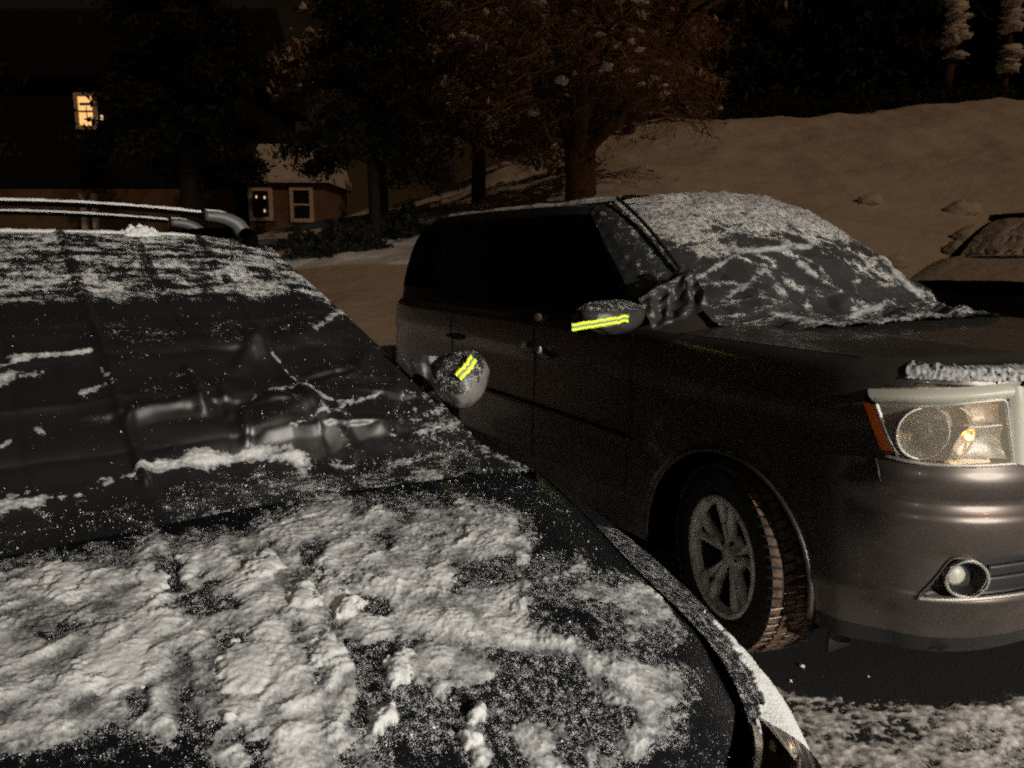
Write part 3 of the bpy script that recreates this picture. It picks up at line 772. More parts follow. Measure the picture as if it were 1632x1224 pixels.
ca2, sa2 = math.cos(-.75), math.sin(-.75)
bx_, by_ = X_ * ca2 + Y_ * sa2, -X_ * sa2 + Y_ * ca2
sw = sstep(560, 760, hu)
swirl = fbm(X_ * 4, Y_ * 4, 2, 87) * .12
rid1 = 1 - 4.5 * perlin((ax + swirl) * 26, (ay + swirl) * 7, 88) ** 2; rid2 = 1 - 4.5 * perlin((bx_ + swirl) * 26, (by_ + swirl) * 7, 89) ** 2
rid1 = np.clip(rid1, -.8, 1); rid2 = np.clip(rid2, -.8, 1)
ridge = rid1 * (1 - sw) + rid2 * sw
puff = fbm(X_ * 24 + swirl * 20, Y_ * 24, 2, 91, .4) * 1.3
H = .0012 * sstep(0, .2, cov) + .0040 * c_ * ridge + .0050 * c_ * puff + .0085 * c_ * (.5 + .7 * np.clip(lump, 0, 1)) * (.7 + .2 * np.clip(soft_sum, 0, 2)) + .0018 * c_ * med + .0022 * c_ * streak + .00035 * fine * sstep(0, .3, cov)
H = np.where(cov > 0, np.maximum(H, .0005), -1)
thickH = .10 - .22 * sstep(330, 0, hu) + .82 * sstep(-.02, .72, cov) + .22 * (med + streak) + .22 * (ridge - .2) + .12 * puff
# a few separate big clods
for (cu, cv, r, hh) in ((552, 968, 20, .022), (487, 955, 22, .018), (520, 1040, 30, .016), (705, 922, 18, .010), (752, 1182, 16, .020), (240, 930, 26, .014), (300, 905, 20, .012), (640, 1075, 22, .02), (420, 905, 26, .018), (365, 1150, 12, .016), (640, 1060, 20, .018), (760, 1140, 18, .02), (100, 930, 34, .014), (180, 1060, 60, .010), (390, 1070, 50, .014), (610, 1150, 18, .02)):
    rr_ = np.hypot((hu - cu) + 34 * med, ((hv - cv) + 30 * fbm(hx * 26, hy * 26, 4, 6, .6)) * 1.1) / r
    thickH = np.where(rr_ < 1.0, np.maximum(thickH, .95), thickH)
    H = np.maximum(H, np.where(rr_ < 1.15, .8 * hh * np.sqrt(np.clip(1 - rr_ ** 2, 0, 1)) + .0016 * fine + .004 * med - .001, -1))
H = np.where((np.abs(G) > .985) | (T > .995), -1, H)
# dust of grains around it
dust = np.clip(.16 + .56 * sstep(-.55, .2, cs) + .12 * sstep(-160, 0, sd) + .25 * med + .3 * big + .1 * streak - .25 * sstep(960, 1120, hu) * 0, 0, 1)
top_clear = 0 * hv; dust = np.maximum(dust, .36 * sstep(900, 800, hv))
dust = np.clip(dust - top_clear - .20 * sstep(.94, 1.0, np.abs(G)), 0, 1)
dust = np.where(hv > 1165, np.maximum(dust, .42), dust)
dust = np.minimum(dust + .08 * fbm(hx * 15, hy * 15, 3, 99), .60)
grid_obj('hood', HOOD, 'wagon_paint', wag, attr=dust)
rim_ = np.concatenate([HOOD[:, 0], HOOD[-1, 1:], HOOD[::-1, -1][1:]]); inn = rim_ + (np.array([0, 0, .86]) - rim_) * np.array([.012, .012, 0]) - np.array([0, 0, .022])
grid_obj('hood_lip', np.stack([rim_, inn], 1), 'black_paint', wag)
sn = snow_layer('hood_snow', HOOD, HN, H, m='soft', thick=np.clip(thickH, 0, 1))
WAGON.put(sn); tag(sn, 'thick scraped and smeared snow lying across the black hood of the near wagon', 'snow')
# loose crumbs over hood
pr = (np.clip(dust, 0, 1) ** 1.5) * (H < .001) * (G > -.6) * (np.abs(G) < .97)
idx = rng.choice(pr.size, 6000, p=(pr / pr.sum()).ravel())
C = HOOD.reshape(-1, 3)[idx] + HN.reshape(-1, 3)[idx] * .0008 + rng.normal(size=(6000, 3)) * np.array([.0015, .0015, .0])
R_ = .0004 + .0009 * rng.random(6000) ** 3 + .0016 * (rng.random(6000) < .010)
o = crumbs('hood_snow_grains', C, R_); WAGON.put(o); tag(o, 'loose snow grains scattered over the bare black hood of the near wagon', 'snow grains', kind='stuff')
# snow on the wing outside the hood gap
FS = wag_surf(np.linspace(2.7, 4.55, 200), np.linspace(.12, 1.5, 90)); fn = normals(FS); fn *= np.where(fn[..., 2:3] < 0, -1, 1)
a1 = np.linspace(0, 1, 200)[:, None]; b1 = np.linspace(0, 1, 90)[None]
hw_ = .95 * np.clip(1 - a1 ** 1.5, 0, 1) - np.abs(b1 - .34 - .14 * (1 - a1)) * (2.0 + 3 * a1) + .35 * fbm(FS[..., 0] * 40, FS[..., 1] * 40, 3, 90)
o = snow_layer('wing_snow', FS, fn, np.where(hw_ > 0, .004 + .006 * np.clip(hw_, 0, .6), -1)); WAGON.put(o); tag(o, 'narrow strip of snow along the left front wing beside the near hood', 'snow')

# cabin of the wagon
W0 = [(-.28, 0, 1.06), (-.31, .35, 1.055), (-.36, .60, 1.045), (-.46, .78, 1.03), (-.72, .845, 1.03), (-1.5, .85, 1.04), (-2.5, .84, 1.05), (-3.3, .78, 1.05), (-3.65, .62, 1.05), (-3.72, 0, 1.05)]
W1 = [(-.66, 0, 1.26), (-.68, .33, 1.255), (-.72, .54, 1.25), (-.80, .675, 1.24), (-1.0, .73, 1.25), (-1.6, .74, 1.26), (-2.5, .73, 1.27), (-3.25, .69, 1.27), (-3.55, .56, 1.27), (-3.62, 0, 1.27)]
W2 = [(-1.02, 0, 1.44), (-1.03, .30, 1.44), (-1.06, .48, 1.43), (-1.12, .58, 1.43), (-1.28, .625, 1.44), (-1.8, .635, 1.45), (-2.5, .63, 1.46), (-3.2, .60, 1.46), (-3.42, .48, 1.46), (-3.48, 0, 1.46)]
W3 = [(-1.22, 0, 1.535), (-1.23, .28, 1.535), (-1.25, .44, 1.53), (-1.30, .52, 1.53), (-1.42, .555, 1.54), (-1.9, .565, 1.55), (-2.5, .56, 1.555), (-3.1, .54, 1.55), (-3.3, .42, 1.55), (-3.35, 0, 1.55)]
cabin(wag, [W0, W1, W2, W3], 1.0, 'black_paint', [(.42, .56, .10, .88, 'side_window'), (.57, .70, .10, .88, 'side_window'), (.71, .80, .12, .86, 'quarter_window')], 0)
# roof bars with end feet, each carrying a ridge of snow
for bx, zt, ye, lab in ((-1.32, 1.668, .40, 'front roof bar'), (-2.10, 1.676, .47, 'rear roof bar')):
    cb = bpy.data.objects.new('crossbar', None); link(cb, wag)
    ys = np.linspace(-ye, ye, 41)
    arc = lambda y: zt - .018 * (y / ye) ** 2 - .016
    b = MB(); b.tube([(bx, y, arc(y) + .002) for y in ys], .009, 10); b.build('bar', 'liner', cb)
    for sd_ in (-1, 1):
        pts = crv(np.array([(bx, sd_ * (ye + .012), zt - .036), (bx, sd_ * (ye + .07), zt - .042), (bx, sd_ * (ye + .115), zt - .066), (bx, sd_ * (ye + .135), zt - .115)]), 20)
        V, F = [], []
        for i, p in enumerate(pts):
            t = i / 19; hw2 = .020 + .008 * t
            tang = pts[min(i + 1, 19)] - pts[max(i - 1, 0)]; tang /= np.linalg.norm(tang); nn2 = np.array([0, -tang[2], tang[1]]) * sd_
            th = .014 + .012 * t
            for dx_, dn in ((-hw2, -th), (-hw2, th * .7), (-hw2 * .6, th), (hw2 * .6, th), (hw2, th * .7), (hw2, -th)):
                V.append(p + np.array([dx_, 0, 0]) + nn2 * dn)
        for i in range(19):
            for j in range(6): F.append((i * 6 + j, i * 6 + (j + 1) % 6, i * 6 + (j + 1) % 6 + 6, i * 6 + j + 6))
        F.append((5, 4, 3, 2, 1, 0)); F.append(tuple(range(114, 120)))
        make('end_foot', V, F, 'foot', cb)
    # snow ridge
    n = 160; yy = np.linspace(-ye, ye, n); cr_ = np.linspace(-1, 1, 9)
    Pz = np.zeros((n, 9, 3))
    hgt = .008 + .003 * fbm(yy * 18, yy * 0 + bx, 3, 7)
    for j, c_ in enumerate(cr_):
        Pz[:, j] = np.stack([np.full(n, bx) + c_ * .013 + .001 * fbm(yy * 60, yy * 0 + c_, 2, 8), yy, np.array([arc(y) for y in yy]) + .006 + hgt * (1 - c_ ** 2) ** .5], -1)
    o = grid_obj('bar_snow', Pz, 'snow', flip=True); WAGON.put(o); tag(o, f'thin ridge of snow along the top of the {lab} of the near wagon', 'snow', 'snow on the roof bars')
    # caps of snow on the feet
    for sd_ in (1,):
        pts = crv(np.array([(bx, sd_ * (ye + .014), zt - .019), (bx, sd_ * (ye + .07), zt - .024), (bx, sd_ * (ye + .125), zt - .050), (bx, sd_ * (ye + .150), zt - .095)]), 40)
        Pz = np.stack([np.stack([pts[:, 0] + c_ * .017, pts[:, 1], pts[:, 2] + .006 * (1 - c_ * c_) ** .5 * np.linspace(1, .25, 40) - .002], -1) for c_ in cr_], 1)
        o = grid_obj('foot_snow', Pz, 'snow', flip=True); WAGON.put(o); tag(o, f'snow dusting on the curved end foot of the {lab}', 'snow', 'snow on the roof bars')
for sd_ in (-1, 1):
    b = MB(); b.tube(crv(np.array([(-1.15, sd_ * .50, 1.545), (-1.25, sd_ * .525, 1.572), (-1.5, sd_ * .535, 1.585), (-2.2, sd_ * .54, 1.595), (-3.0, sd_ * .52, 1.58), (-3.15, sd_ * .50, 1.555)]), 40), .020, 10); b.build('roof_rail', 'liner', wag)

# ------------------------------------------------------------------ windshield cover of the wagon
def tri(x): return np.abs((x % 1.0) * 2 - 1)
def crumple(x, y, seed, n=6, f0=4.):
    r = np.random.default_rng(seed); t = np.zeros_like(x)
    for k in range(n):
        a = r.uniform(0, math.pi); f = f0 * r.uniform(.6, 1.8); ph = r.random() * 7
        t += tri((x * math.cos(a) + y * math.sin(a)) * f + ph + .18 * perlin(x * 3, y * 3, seed + k)) / f
    return t / n * f0
CPX = np.array([(-1.20, 1.567), (-1.10, 1.528), (-.874, 1.420), (-.66, 1.318), (-.50, 1.235), (-.37, 1.165), (-.28, 1.105), (-.215, 1.076), (-.15, 1.068), (-.10, 1.062)])
CW = np.array([.575, .575, .622, .655, .685, .725, .75, .768, .78, .778])
na_, nb_ = 300, 420
tt = np.linspace(0, 9, na_); prof = crs(CPX, tt); wid = np.interp(tt, np.arange(10), CW)
sg = np.linspace(-1.12, 1.12, nb_)
A_, B_ = np.meshgrid(np.arange(na_), sg, indexing='ij')
drop = np.clip(np.abs(B_) - 1, 0, 1)
Cx = prof[A_.astype(int), 0] - .05 * np.abs(np.clip(B_, -1, 1)) ** 2.5 * sstep(0, 7, tt)[:, None] * (1 - sstep(7, 9, tt))[:, None]
Cy = wid[:, None] * np.sign(B_) * np.minimum(np.abs(B_), 1 + drop * .12)
hoodz = np.interp(Cx, CX, CZ)
Cz = prof[A_.astype(int), 1] - .035 * np.abs(np.clip(B_, -1, 1)) ** 3 - drop * .55
edge = sstep(.8, 1, np.abs(B_))
arcl = np.concatenate([[0], np.cumsum(np.hypot(np.diff(prof[:, 0]), np.diff(prof[:, 1])))])[:, None] + 0 * B_
cxm, cym = arcl, Cy
cov1 = np.stack([Cx, Cy, Cz], -1); cn = normals(cov1); cn *= np.where(cn[..., 2:3] < 0, -1, 1)
pu, pv = WAGON.px(cov1)
disp = np.full(Cx.shape, .008)
# fold lines from the package: a square grid of small ridges, alternately up and down
for k in range(-4, 5):
    d = cym - k * .178 - .01 * perlin(cxm * 4, cym * 0 + k, 5)
    disp += (.0075 if k % 2 == 0 else -.005) * np.exp(-np.abs(d) / .007) * (1.5 if k == 0 else 1)
for k in range(0, 8):
    d = cxm - .07 - k * .150 - .008 * perlin(cym * 4, cym * 0 + k, 6)
    disp += (.006 if k % 2 else -.004) * np.exp(-np.abs(d) / .010)
wr = sstep(.42, .62, cxm) * sstep(-.1, .25, cym) + .25 * sstep(.35, .6, cxm)
ci = np.floor((cym + 9) / .178); cj = np.floor((cxm - .07 + .15) / .150)
fu = (cym + 9) / .178 - ci - .5; fv = (cxm + .08) / .150 - cj - .5
disp += .013 * ((_hash(ci, cj, 5) - .5) * fu + (_hash(ci, cj, 6) - .5) * fv) * (1 - 4 * np.maximum(np.abs(fu), np.abs(fv)) ** 2 * .9)
disp += wr * .075 * (crumple(cxm, cym, 4, 4, 2.6) - .40) + .008 * (crumple(cxm, cym, 8, 5, 7) - .5) * (.3 + wr)
edge_f = 1 - .9 * sstep(.80, 1.0, np.abs(B_))
disp += .006 * sstep(8.2, 9, tt)[:, None] * perlin(cym * 9, cym * 0, 15)
calm = 1 - .8 * sstep(6.3, 7.2, tt)[:, None]
disp = .003 + .005 * calm + (disp - .008) * calm
for ln, w_, hh in (([(300, 600), (312, 640), (322, 662)], 20, .020), ([(400, 545), (440, 590), (480, 640), (520, 690), (562, 725)], 26, .026), ([(385, 668), (390, 708)], 16, .020), ([(352, 635), (360, 668)], 18, .016), ([(545, 470), (590, 540), (640, 600)], 30, .030), ([(600, 520), (625, 590), (632, 622)], 22, .026), ([(640, 620), (690, 612), (700, 600)], 26, .020), ([(480, 640), (560, 600), (600, 560)], 24, .018), ([(715, 640), (735, 700), (742, 750)], 26, .026), ([(660, 640), (700, 700)], 24, .020), ([(207, 672), (270, 658), (320, 650)], 14, .014), ([(205, 680), (218, 730), (230, 775)], 16, .018), ([(410, 540), (380, 590)], 26, .016), ([(780, 690), (790, 735)], 20, .016)):
    dl = line_d(pu + 5 * perlin(cxm * 14, cym * 14, 3), pv + 5 * perlin(cxm * 14, cym * 14, 4), ln)
    disp += .55 * hh * np.clip(1 - dl / (w_ * .7), 0, 1)
# folds running across: each steps down towards the hood, so its lower face catches the lamp
for ln, w_, hh in (([(205, 672), (262, 660), (322, 652)], 26, .024), ([(330, 662), (380, 640), (420, 628)], 18, .014), ([(400, 565), (450, 548), (530, 542)], 24, .018), ([(535, 505), (590, 492), (640, 540)], 26, .020), ([(560, 606), (620, 596), (690, 612)], 34, .032), ([(470, 660), (540, 628), (600, 640)], 26, .020), ([(690, 640), (760, 676), (815, 715)], 46, .030), ([(600, 690), (660, 668), (720, 690)], 30, .020), ([(120, 542), (240, 540), (400, 546)], 10, .005), ([(0, 545), (100, 543)], 10, .004), ([(420, 700), (500, 690)], 20, .012)):
    dl = line_d(pu + 4 * perlin(cxm * 12, cym * 12, 31), pv + 4 * perlin(cxm * 12, cym * 12, 32), ln)
    vv = np.interp(pu, [q_[0] for q_ in ln], [q_[1] for q_ in ln]); below = pv > vv
    disp += .62 * hh * np.where(below, np.clip(1 - dl / (w_ * .75), 0, 1), np.clip(1 - dl / (w_ * 3.4), 0, 1))
low = smooth1(smooth1(np.clip(.004 + (disp - .004) * edge_f, -.004, .12), 1, 0), 1, 1)
cov1 = cov1 + cn * low[..., None]
# never below the hood
zmin = np.interp(cov1[..., 0], CX, CZ) + (np.interp(cov1[..., 0], HX, HZ) - np.interp(cov1[..., 0], CX, CZ)) * np.clip(np.abs(cov1[..., 1]) / np.interp(cov1[..., 0], HX, HW), 0, 1) ** 3.2 + .004
cov1[..., 2] = np.where((cov1[..., 0] > -.34) & (np.abs(B_) < 1.0), np.maximum(cov1[..., 2], zmin), cov1[..., 2])
cn1 = normals(cov1); cn1 *= np.where(cn1[..., 2:3] < 0, -1, 1)
st = fbm(cxm * 34, cym * 7, 4, 101); md = fbm(cxm * 30, cym * 22, 4, 111, .6); bg = fbm(cxm * 8, cym * 6, 3, 121); fi = fbm(cxm * 110, cym * 110, 2, 131)
upper = 1 - sstep(.36, .46, cxm)
cell = np.abs(((cym / .178) % 1) - .0); cell = np.minimum(cell, 1 - cell) * .178
d1 = .22 + .30 * sstep(6.0, 7.4, tt)[:, None] + .42 * upper + .9 * st * upper + .5 * md + .45 * bg - .22 * (cell < .012) - .25 * wr * 0
left = sstep(380, 120, pu)
d1 -= .16 * left * sstep(540, 620, pv)
dust1 = np.clip(d1, 0, .86)
cvw = thing('windshield_cover', 'creased black sheet covering the windshield of the near wagon, snow on its folds', 'windshield cover', WAGON)
# real snow caught on the sheet
c2 = -.70 + .6 * md + .65 * st + .35 * bg + .34 * upper + .35 * fi
for ln, w_, k in (([(-200, 850), (0, 812), (120, 795), (230, 752)], 11, .45), ([(230, 752), (330, 735), (420, 722), (480, 732)], 11, .85), ([(480, 732), (560, 742), (640, 752), (700, 766)], 11, .55), ([(255, 745), (300, 735), (345, 732)], 11, .9), ([(0, 582), (70, 570), (145, 567)], 6, .9), ([(0, 486), (90, 475), (230, 472)], 5, .7), ([(260, 470), (400, 455), (520, 445)], 6, .6), ([(500, 540), (540, 500), (600, 505), (640, 560)], 7, .55), ([(690, 690), (740, 650), (800, 700)], 22, .12), ([(0, 610), (15, 600)], 12, .8), ([(35, 600), (68, 598)], 7, .7), ([(60, 690), (68, 692)], 8, .9), ([(0, 718), (16, 705)], 9, .8), ([(130, 635), (165, 622)], 7, .7), ([(160, 598), (180, 620)], 7, .6), ([(420, 560), (470, 610)], 4, .6), ([(480, 640), (560, 660), (600, 640)], 5, .6), ([(380, 660), (440, 632), (480, 640)], 5, .4), ([(510, 670), (555, 720)], 5, .5), ([(440, 705), (560, 655)], 6, .4)):
    dl = line_d(pu + 7 * md, pv + 6 * st, ln)
    c2 = np.maximum(c2, k * (1 - dl / w_) - (.35 if w_ < 11 else .1) + .8 * md + .45 * fi + .3 * st + (.75 * perlin(cym * 13, cxm * 3, 19) - .1 if w_ == 11 else 0))
H1 = np.where(c2 > 0, .0012 + .006 * np.clip(c2, 0, 1.2) + .001 * fi, -1)
dust1 = np.maximum(dust1, np.clip(.45 + .8 * c2, 0, .9))
H1 = np.where(np.abs(B_) > 1.02, -1, H1)
grid_obj('sheet', cov1, 'cover', cvw, attr=dust1)
o = snow_layer('cover_snow', cov1, cn1, H1, m='soft', thick=np.clip(.15 + .9 * c2 + .3 * md, 0, .9)); WAGON.put(o); tag(o, 'snow ridges and crusts caught on the folds of the black sheet over the near windshield', 'snow')
pr = (dust1 ** 1.3) * (H1 < 0) * (B_ > -.7) * (np.abs(B_) < 1); idx = rng.choice(pr.size, 3500, p=(pr / pr.sum()).ravel())
R_ = .0005 + .0011 * rng.random(3500) ** 3 + .0016 * (rng.random(3500) < .015)
o = crumbs('cover_snow_grains', cov1.reshape(-1, 3)[idx] + cn1.reshape(-1, 3)[idx] * .0008, R_); WAGON.put(o)
tag(o, 'loose snow grains sprinkled over the creased black sheet on the near windshield', 'snow grains', kind='stuff')
# snow lip and a clod on the roof edge
n = 220; yy = np.linspace(-.56, .40, n); cr_ = np.linspace(-1, 1, 11)
hgt = .009 + .004 * fbm(yy * 22, yy * 0, 3, 77) - .008 * sstep(.30, .40, yy)
Pz = np.stack([np.stack([np.full(n, -1.205) + c_ * .018, yy, 1.570 + hgt * (1 - c_ ** 2) ** .5 - .022 * np.abs(yy / .56) ** 3], -1) for c_ in cr_], 1)
o = grid_obj('roof_edge_snow', Pz, 'snow', flip=True); WAGON.put(o); tag(o, 'thin line of snow along the front roof edge above the covered near windshield', 'snow')
n = 40; gy, gx = np.meshgrid(np.linspace(-1, 1, 90), np.linspace(-1, 1, 50), indexing='ij')
rr_ = np.sqrt(gy ** 2 + gx ** 2); hh = .040 * np.clip(1 - rr_ ** 2, 0, 1) ** .8 * (.75 + .5 * billow(gy * 2.2 + .3, gx * 2.2, 3, 17)) + .001
hh = np.where(rr_ > 1, -.004, hh)
Pz = np.stack([-1.205 + gx * .035 + .008 * fbm(gy * 3, gx * 3, 3, 18), .20 + gy * .062, 1.564 + hh * (.62 + .5 * fbm(gy * 4, gx * 4, 3, 19))], -1)
o = grid_obj('snow_clod', Pz, 'snow', flip=True, keep=(rr_ < 1.02)[:-1, :-1]); WAGON.put(o); tag(o, 'small lump of snow standing on the roof edge of the near wagon', 'snow')

# ------------------------------------------------------------------ mirror pouches
def pouch(parent, c, r, seed, power=2.4, m='bag', top=True):
    V = []; n, k = 48, 72
    th = np.linspace(0.02, math.pi - .02, n); ph = np.linspace(0, 2 * math.pi, k)
    TH, PH = np.meshgrid(th, ph, indexing='ij')
    x = np.sin(TH) * np.cos(PH); y = np.sin(TH) * np.sin(PH); z = np.cos(TH)
    sp = lambda a: np.sign(a) * np.abs(a) ** (2 / power)
    w = 1 + .16 * (crumple(PH / 2, TH / 2, seed, 5, 2.0) - .5) + .02 * fbm(np.cos(PH) * 3 + 5, TH * 3, 3, seed)
    w[:, -1] = w[:, 0]
    P = np.stack([c[0] + r[0] * sp(x) * w, c[1] + r[1] * sp(y) * w, c[2] + r[2] * sp(z) * w], -1)
    dz = (P[..., 2] - c[2]) / r[2]; P[..., 1] = c[1] + (P[..., 1] - c[1]) * (1 - .22 * np.clip(-dz, -1, 1)) + .012 * dz; P[..., 0] += .25 * r[0] * np.clip(-dz, 0, 1)
    return grid_obj('mirror_pouch', P, m, parent, flip=True), P

pc = (-.475, .812, 1.187)
_, PP = pouch(cvw, pc, (.078, .072, .070), 3, 2.15)
# dark cap on the pouch, painting shade over its paler lit face, and the tape band across it
def cap_panel(PP, parent, name, m, i0, i1, j0, j1, off, attr=None, tilt=None):
    S = PP[i0:i1, j0:j1]; n = S - np.array([PP[..., 0].mean(), PP[..., 1].mean(), PP[..., 2].mean()]); n /= np.linalg.norm(n, axis=-1, keepdims=True)
    Q = S + n * off
    kp = None
    if tilt is not None:
        t_ = (n @ np.array(tilt)) > .32 + .06 * np.sin(np.arange(Q.shape[1]) * .35)[None]; kp = t_[:-1, :-1]
    return grid_obj(name, Q, m, parent, kp, flip=True, attr=np.full(Q.shape[:2], attr) if attr is not None else None)
cap_panel(PP, cvw, 'pouch_top', 'bag_dark', 0, 44, 0, 72, .004, attr=.50, tilt=(.25, -.55, .80))
def band(a, bpt, wv, parent, bulge=(0, 0, .0), n=16):
    """tape: yellow / woven grey / yellow strips between two points, wv = width vector"""
    a = np.array(a); bpt = np.array(bpt); wv = np.array(wv); t = np.linspace(0, 1, n)
    base = a + (bpt - a) * t[:, None] + np.array(bulge) * (4 * t * (1 - t))[:, None] + .0012 * rng.normal(size=(n, 3))
    nn_ = np.cross(bpt - a, wv); nn_ /= np.linalg.norm(nn_)
    for f0, f1, m, o_ in ((-.5, -.12, 'tape', 0), (-.12, .12, 'tape_mid', -.0008), (.12, .5, 'tape', 0)):
        P = np.stack([base + wv * f0 + nn_ * o_, base + wv * f1 + nn_ * o_], 1)
        Q = np.concatenate([P, (P - nn_ * .0012)[:, ::-1], P[:, :1]], 1)
        grid_obj('reflective_tape', Q, m, parent, smooth=False)
band((-.398, .762, 1.208), (-.412, .818, 1.252), (.010, .014, -.016), cvw, (.012, 0, .004))

SLEEVE = ('mirror_sleeve', [(-.53, .655, 1.262), (-.50, .80, 1.245), (-.43, .80, 1.130), (-.37, .715, 1.150)], 'bag_dark', cvw, 71, .014)
# ------------------------------------------------------------------ cover of the grey SUV
sgn = np.linspace(-1, 1, 360); qn = np.linspace(0, 1, 260)
Q2, S2 = np.meshgrid(qn, sgn, indexing='ij')
ws_side = np.array([(-1.24, 1.775), (-1.06, 1.70), (-.88, 1.615), (-.70, 1.51), (-.54, 1.40), (-.38, 1.275), (-.27, 1.215), (-.13, 1.205), (.02, 1.202)])
ws_mid = np.array([(-1.00, 1.825), (-.80, 1.755), (-.61, 1.66), (-.43, 1.545), (-.27, 1.42), (-.10, 1.29), (.03, 1.252), (.13, 1.252), (.23, 1.252)])
ws_w = np.array([.60, .645, .685, .715, .745, .77, .775, .755, .73])
lin = Q2[:, 0] * 8
ps, pm, pw = crs(ws_side, lin), crs(ws_mid, lin), np.interp(lin, np.arange(9), ws_w)
k_ = (1 - np.abs(S2) ** 2.8)[..., None]
pxz = ps[:, None, :] * (1 - k_) + pm[:, None, :] * k_
Y2 = pw[:, None] * S2
COV2 = np.stack([pxz[..., 0], Y2, pxz[..., 1] + .008], -1)
n2 = normals(COV2); n2 *= np.where(n2[..., 2:3] < 0, -1, 1)
cx2 = Q2 * 1.35; cy2 = Y2
lowpart = sstep(.28, .5, Q2) * (1 - .6 * sstep(.8, 1, Q2))
d2 = .006 + lowpart * .11 * (crumple(cx2, cy2, 33, 4, 2.6) - .42) + .012 * (crumple(cx2, cy2, 36, 5, 6) - .5) + .010 * perlin(cx2 * 9, cy2 * 9, 3)
for kk in range(-3, 4): d2 += .006 * (1 if kk % 2 else -1) * np.exp(-np.abs(cy2 - kk * .2) / .012)
for kk in range(1, 7): d2 += .005 * (1 if kk % 2 else -1) * np.exp(-np.abs(cx2 - kk * .2) / .012)
d2 = np.clip(d2, -.002, .09) * (1 - .7 * sstep(.9, 1, np.abs(S2)))
COV2 = COV2 + n2 * d2[..., None]
n2 = normals(COV2); n2 *= np.where(n2[..., 2:3] < 0, -1, 1)
u2, v2 = SUV.px(COV2)
m2 = fbm(cx2 * 22, cy2 * 16, 4, 201, .6); b2 = fbm(cx2 * 6, cy2 * 6, 3, 211); s2 = fbm(cx2 * 40, cy2 * 9, 4, 221); f2 = fbm(cx2 * 70, cy2 * 70, 2, 231)
web = np.abs(perlin(cx2 * 5.5 + .4 * m2, cy2 * 5 + .4 * b2, 240))          # veins of snow in the creases
up2 = 1 - sstep(.22, .42, Q2)
farside = sstep(-.05, .35, S2)
dd = .34 + .62 * up2 + .5 * m2 + .35 * b2 + .25 * s2 + .30 * sstep(.16, .02, web) + .45 * fbm(cx2 * 12, cy2 * 12, 4, 251, .65) - .18 * sstep(.2, .45, web) * (1 - up2) + .16 * farside
dust2 = np.clip(dd, 0, .85)
cvs = thing('windshield_cover', 'charcoal sheet over the windshield of the grey SUV, webbed with snow', 'windshield cover', SUV)
grid_obj('sheet', COV2, 'cover2', cvs, attr=dust2)
c3 = -.70 - .35 * sstep(.80, .95, Q2) + .46 * up2 + .85 * m2 + .55 * s2 + .35 * b2 + .50 * f2 + .22 * sstep(.09, .01, web) + .45 * fbm(cx2 * 12, cy2 * 12, 4, 251, .65) * (1 - .3 * up2) - .35 * sstep(.25, .5, web) * (1 - up2)
for ln, w_, k in (([(1310, 520), (1400, 512), (1500, 500), (1600, 478)], 5, .45), ([(1100, 450), (1180, 400), (1290, 392)], 6, .7), ([(1230, 500), (1330, 520)], 7, .7), ([(1275, 420), (1300, 440)], 7, .9), ([(1360, 500), (1400, 490)], 10, .9), ([(1400, 390), (1440, 450), (1470, 470)], 8, .9), ([(1150, 480), (1220, 430), (1250, 470)], 6, .4)):
    c3 = np.maximum(c3, k * (1 - line_d(u2 + 6 * m2, v2 + 6 * s2, ln) / w_) + .7 * m2 + .5 * f2 - .15)
H2 = np.where(c3 > 0, .0012 + .006 * np.clip(c3, 0, 1.2) + .0015 * f2, -1)
o = snow_layer('cover_snow', COV2, n2, H2, m='soft', thick=np.clip(.12 + .9 * c3 + .35 * m2, 0, .9)); SUV.put(o); tag(o, 'crusted snow over the charcoal sheet on the windshield of the grey SUV', 'snow')
# side flap wrapped over the pillar and into the door
Fq, Fs = np.meshgrid(np.linspace(0, 1, 120), np.linspace(0, 1, 40), indexing='ij')
pil = crv(np.array([(-1.26, -.585, 1.775), (-1.06, -.63, 1.705), (-.88, -.675, 1.62), (-.70, -.71, 1.515), (-.54, -.74, 1.405), (-.40, -.76, 1.29)]), 120)
out_ = crv(np.array([(-1.36, -.665, 1.735), (-1.20, -.735, 1.655), (-1.04, -.79, 1.55), (-.88, -.835, 1.44), (-.74, -.875, 1.34), (-.60, -.905, 1.25)]), 120)
FL = pil[:, None, :] * (1 - Fs)[..., None] + out_[:, None, :] * Fs[..., None]
bul = np.sin(np.pi * Fs) * .014 + .010 * (crumple(Fq * 1.0, Fs * .25, 51, 5, 8) - .5) + .012
FL = FL + np.array([.15, -.75, .6]) * bul[..., None]
fm = fbm(Fq * 14, Fs * 6, 4, 301, .6)
grid_obj('side_flap', FL, 'cover2', cvs, attr=np.clip(.50 + .7 * fm - .2 * Fs, 0, .9))
b = MB(); b.tube(crv(np.array([(-1.20, -.60, 1.775), (-1.02, -.645, 1.70), (-.84, -.685, 1.61), (-.66, -.72, 1.50), (-.50, -.745, 1.385)]), 40) + np.array([0, -.012, .028]), .009, 6); b.build('crease_shade', 'trim', cvs)  # black tube painting the dark line of a shaded crease
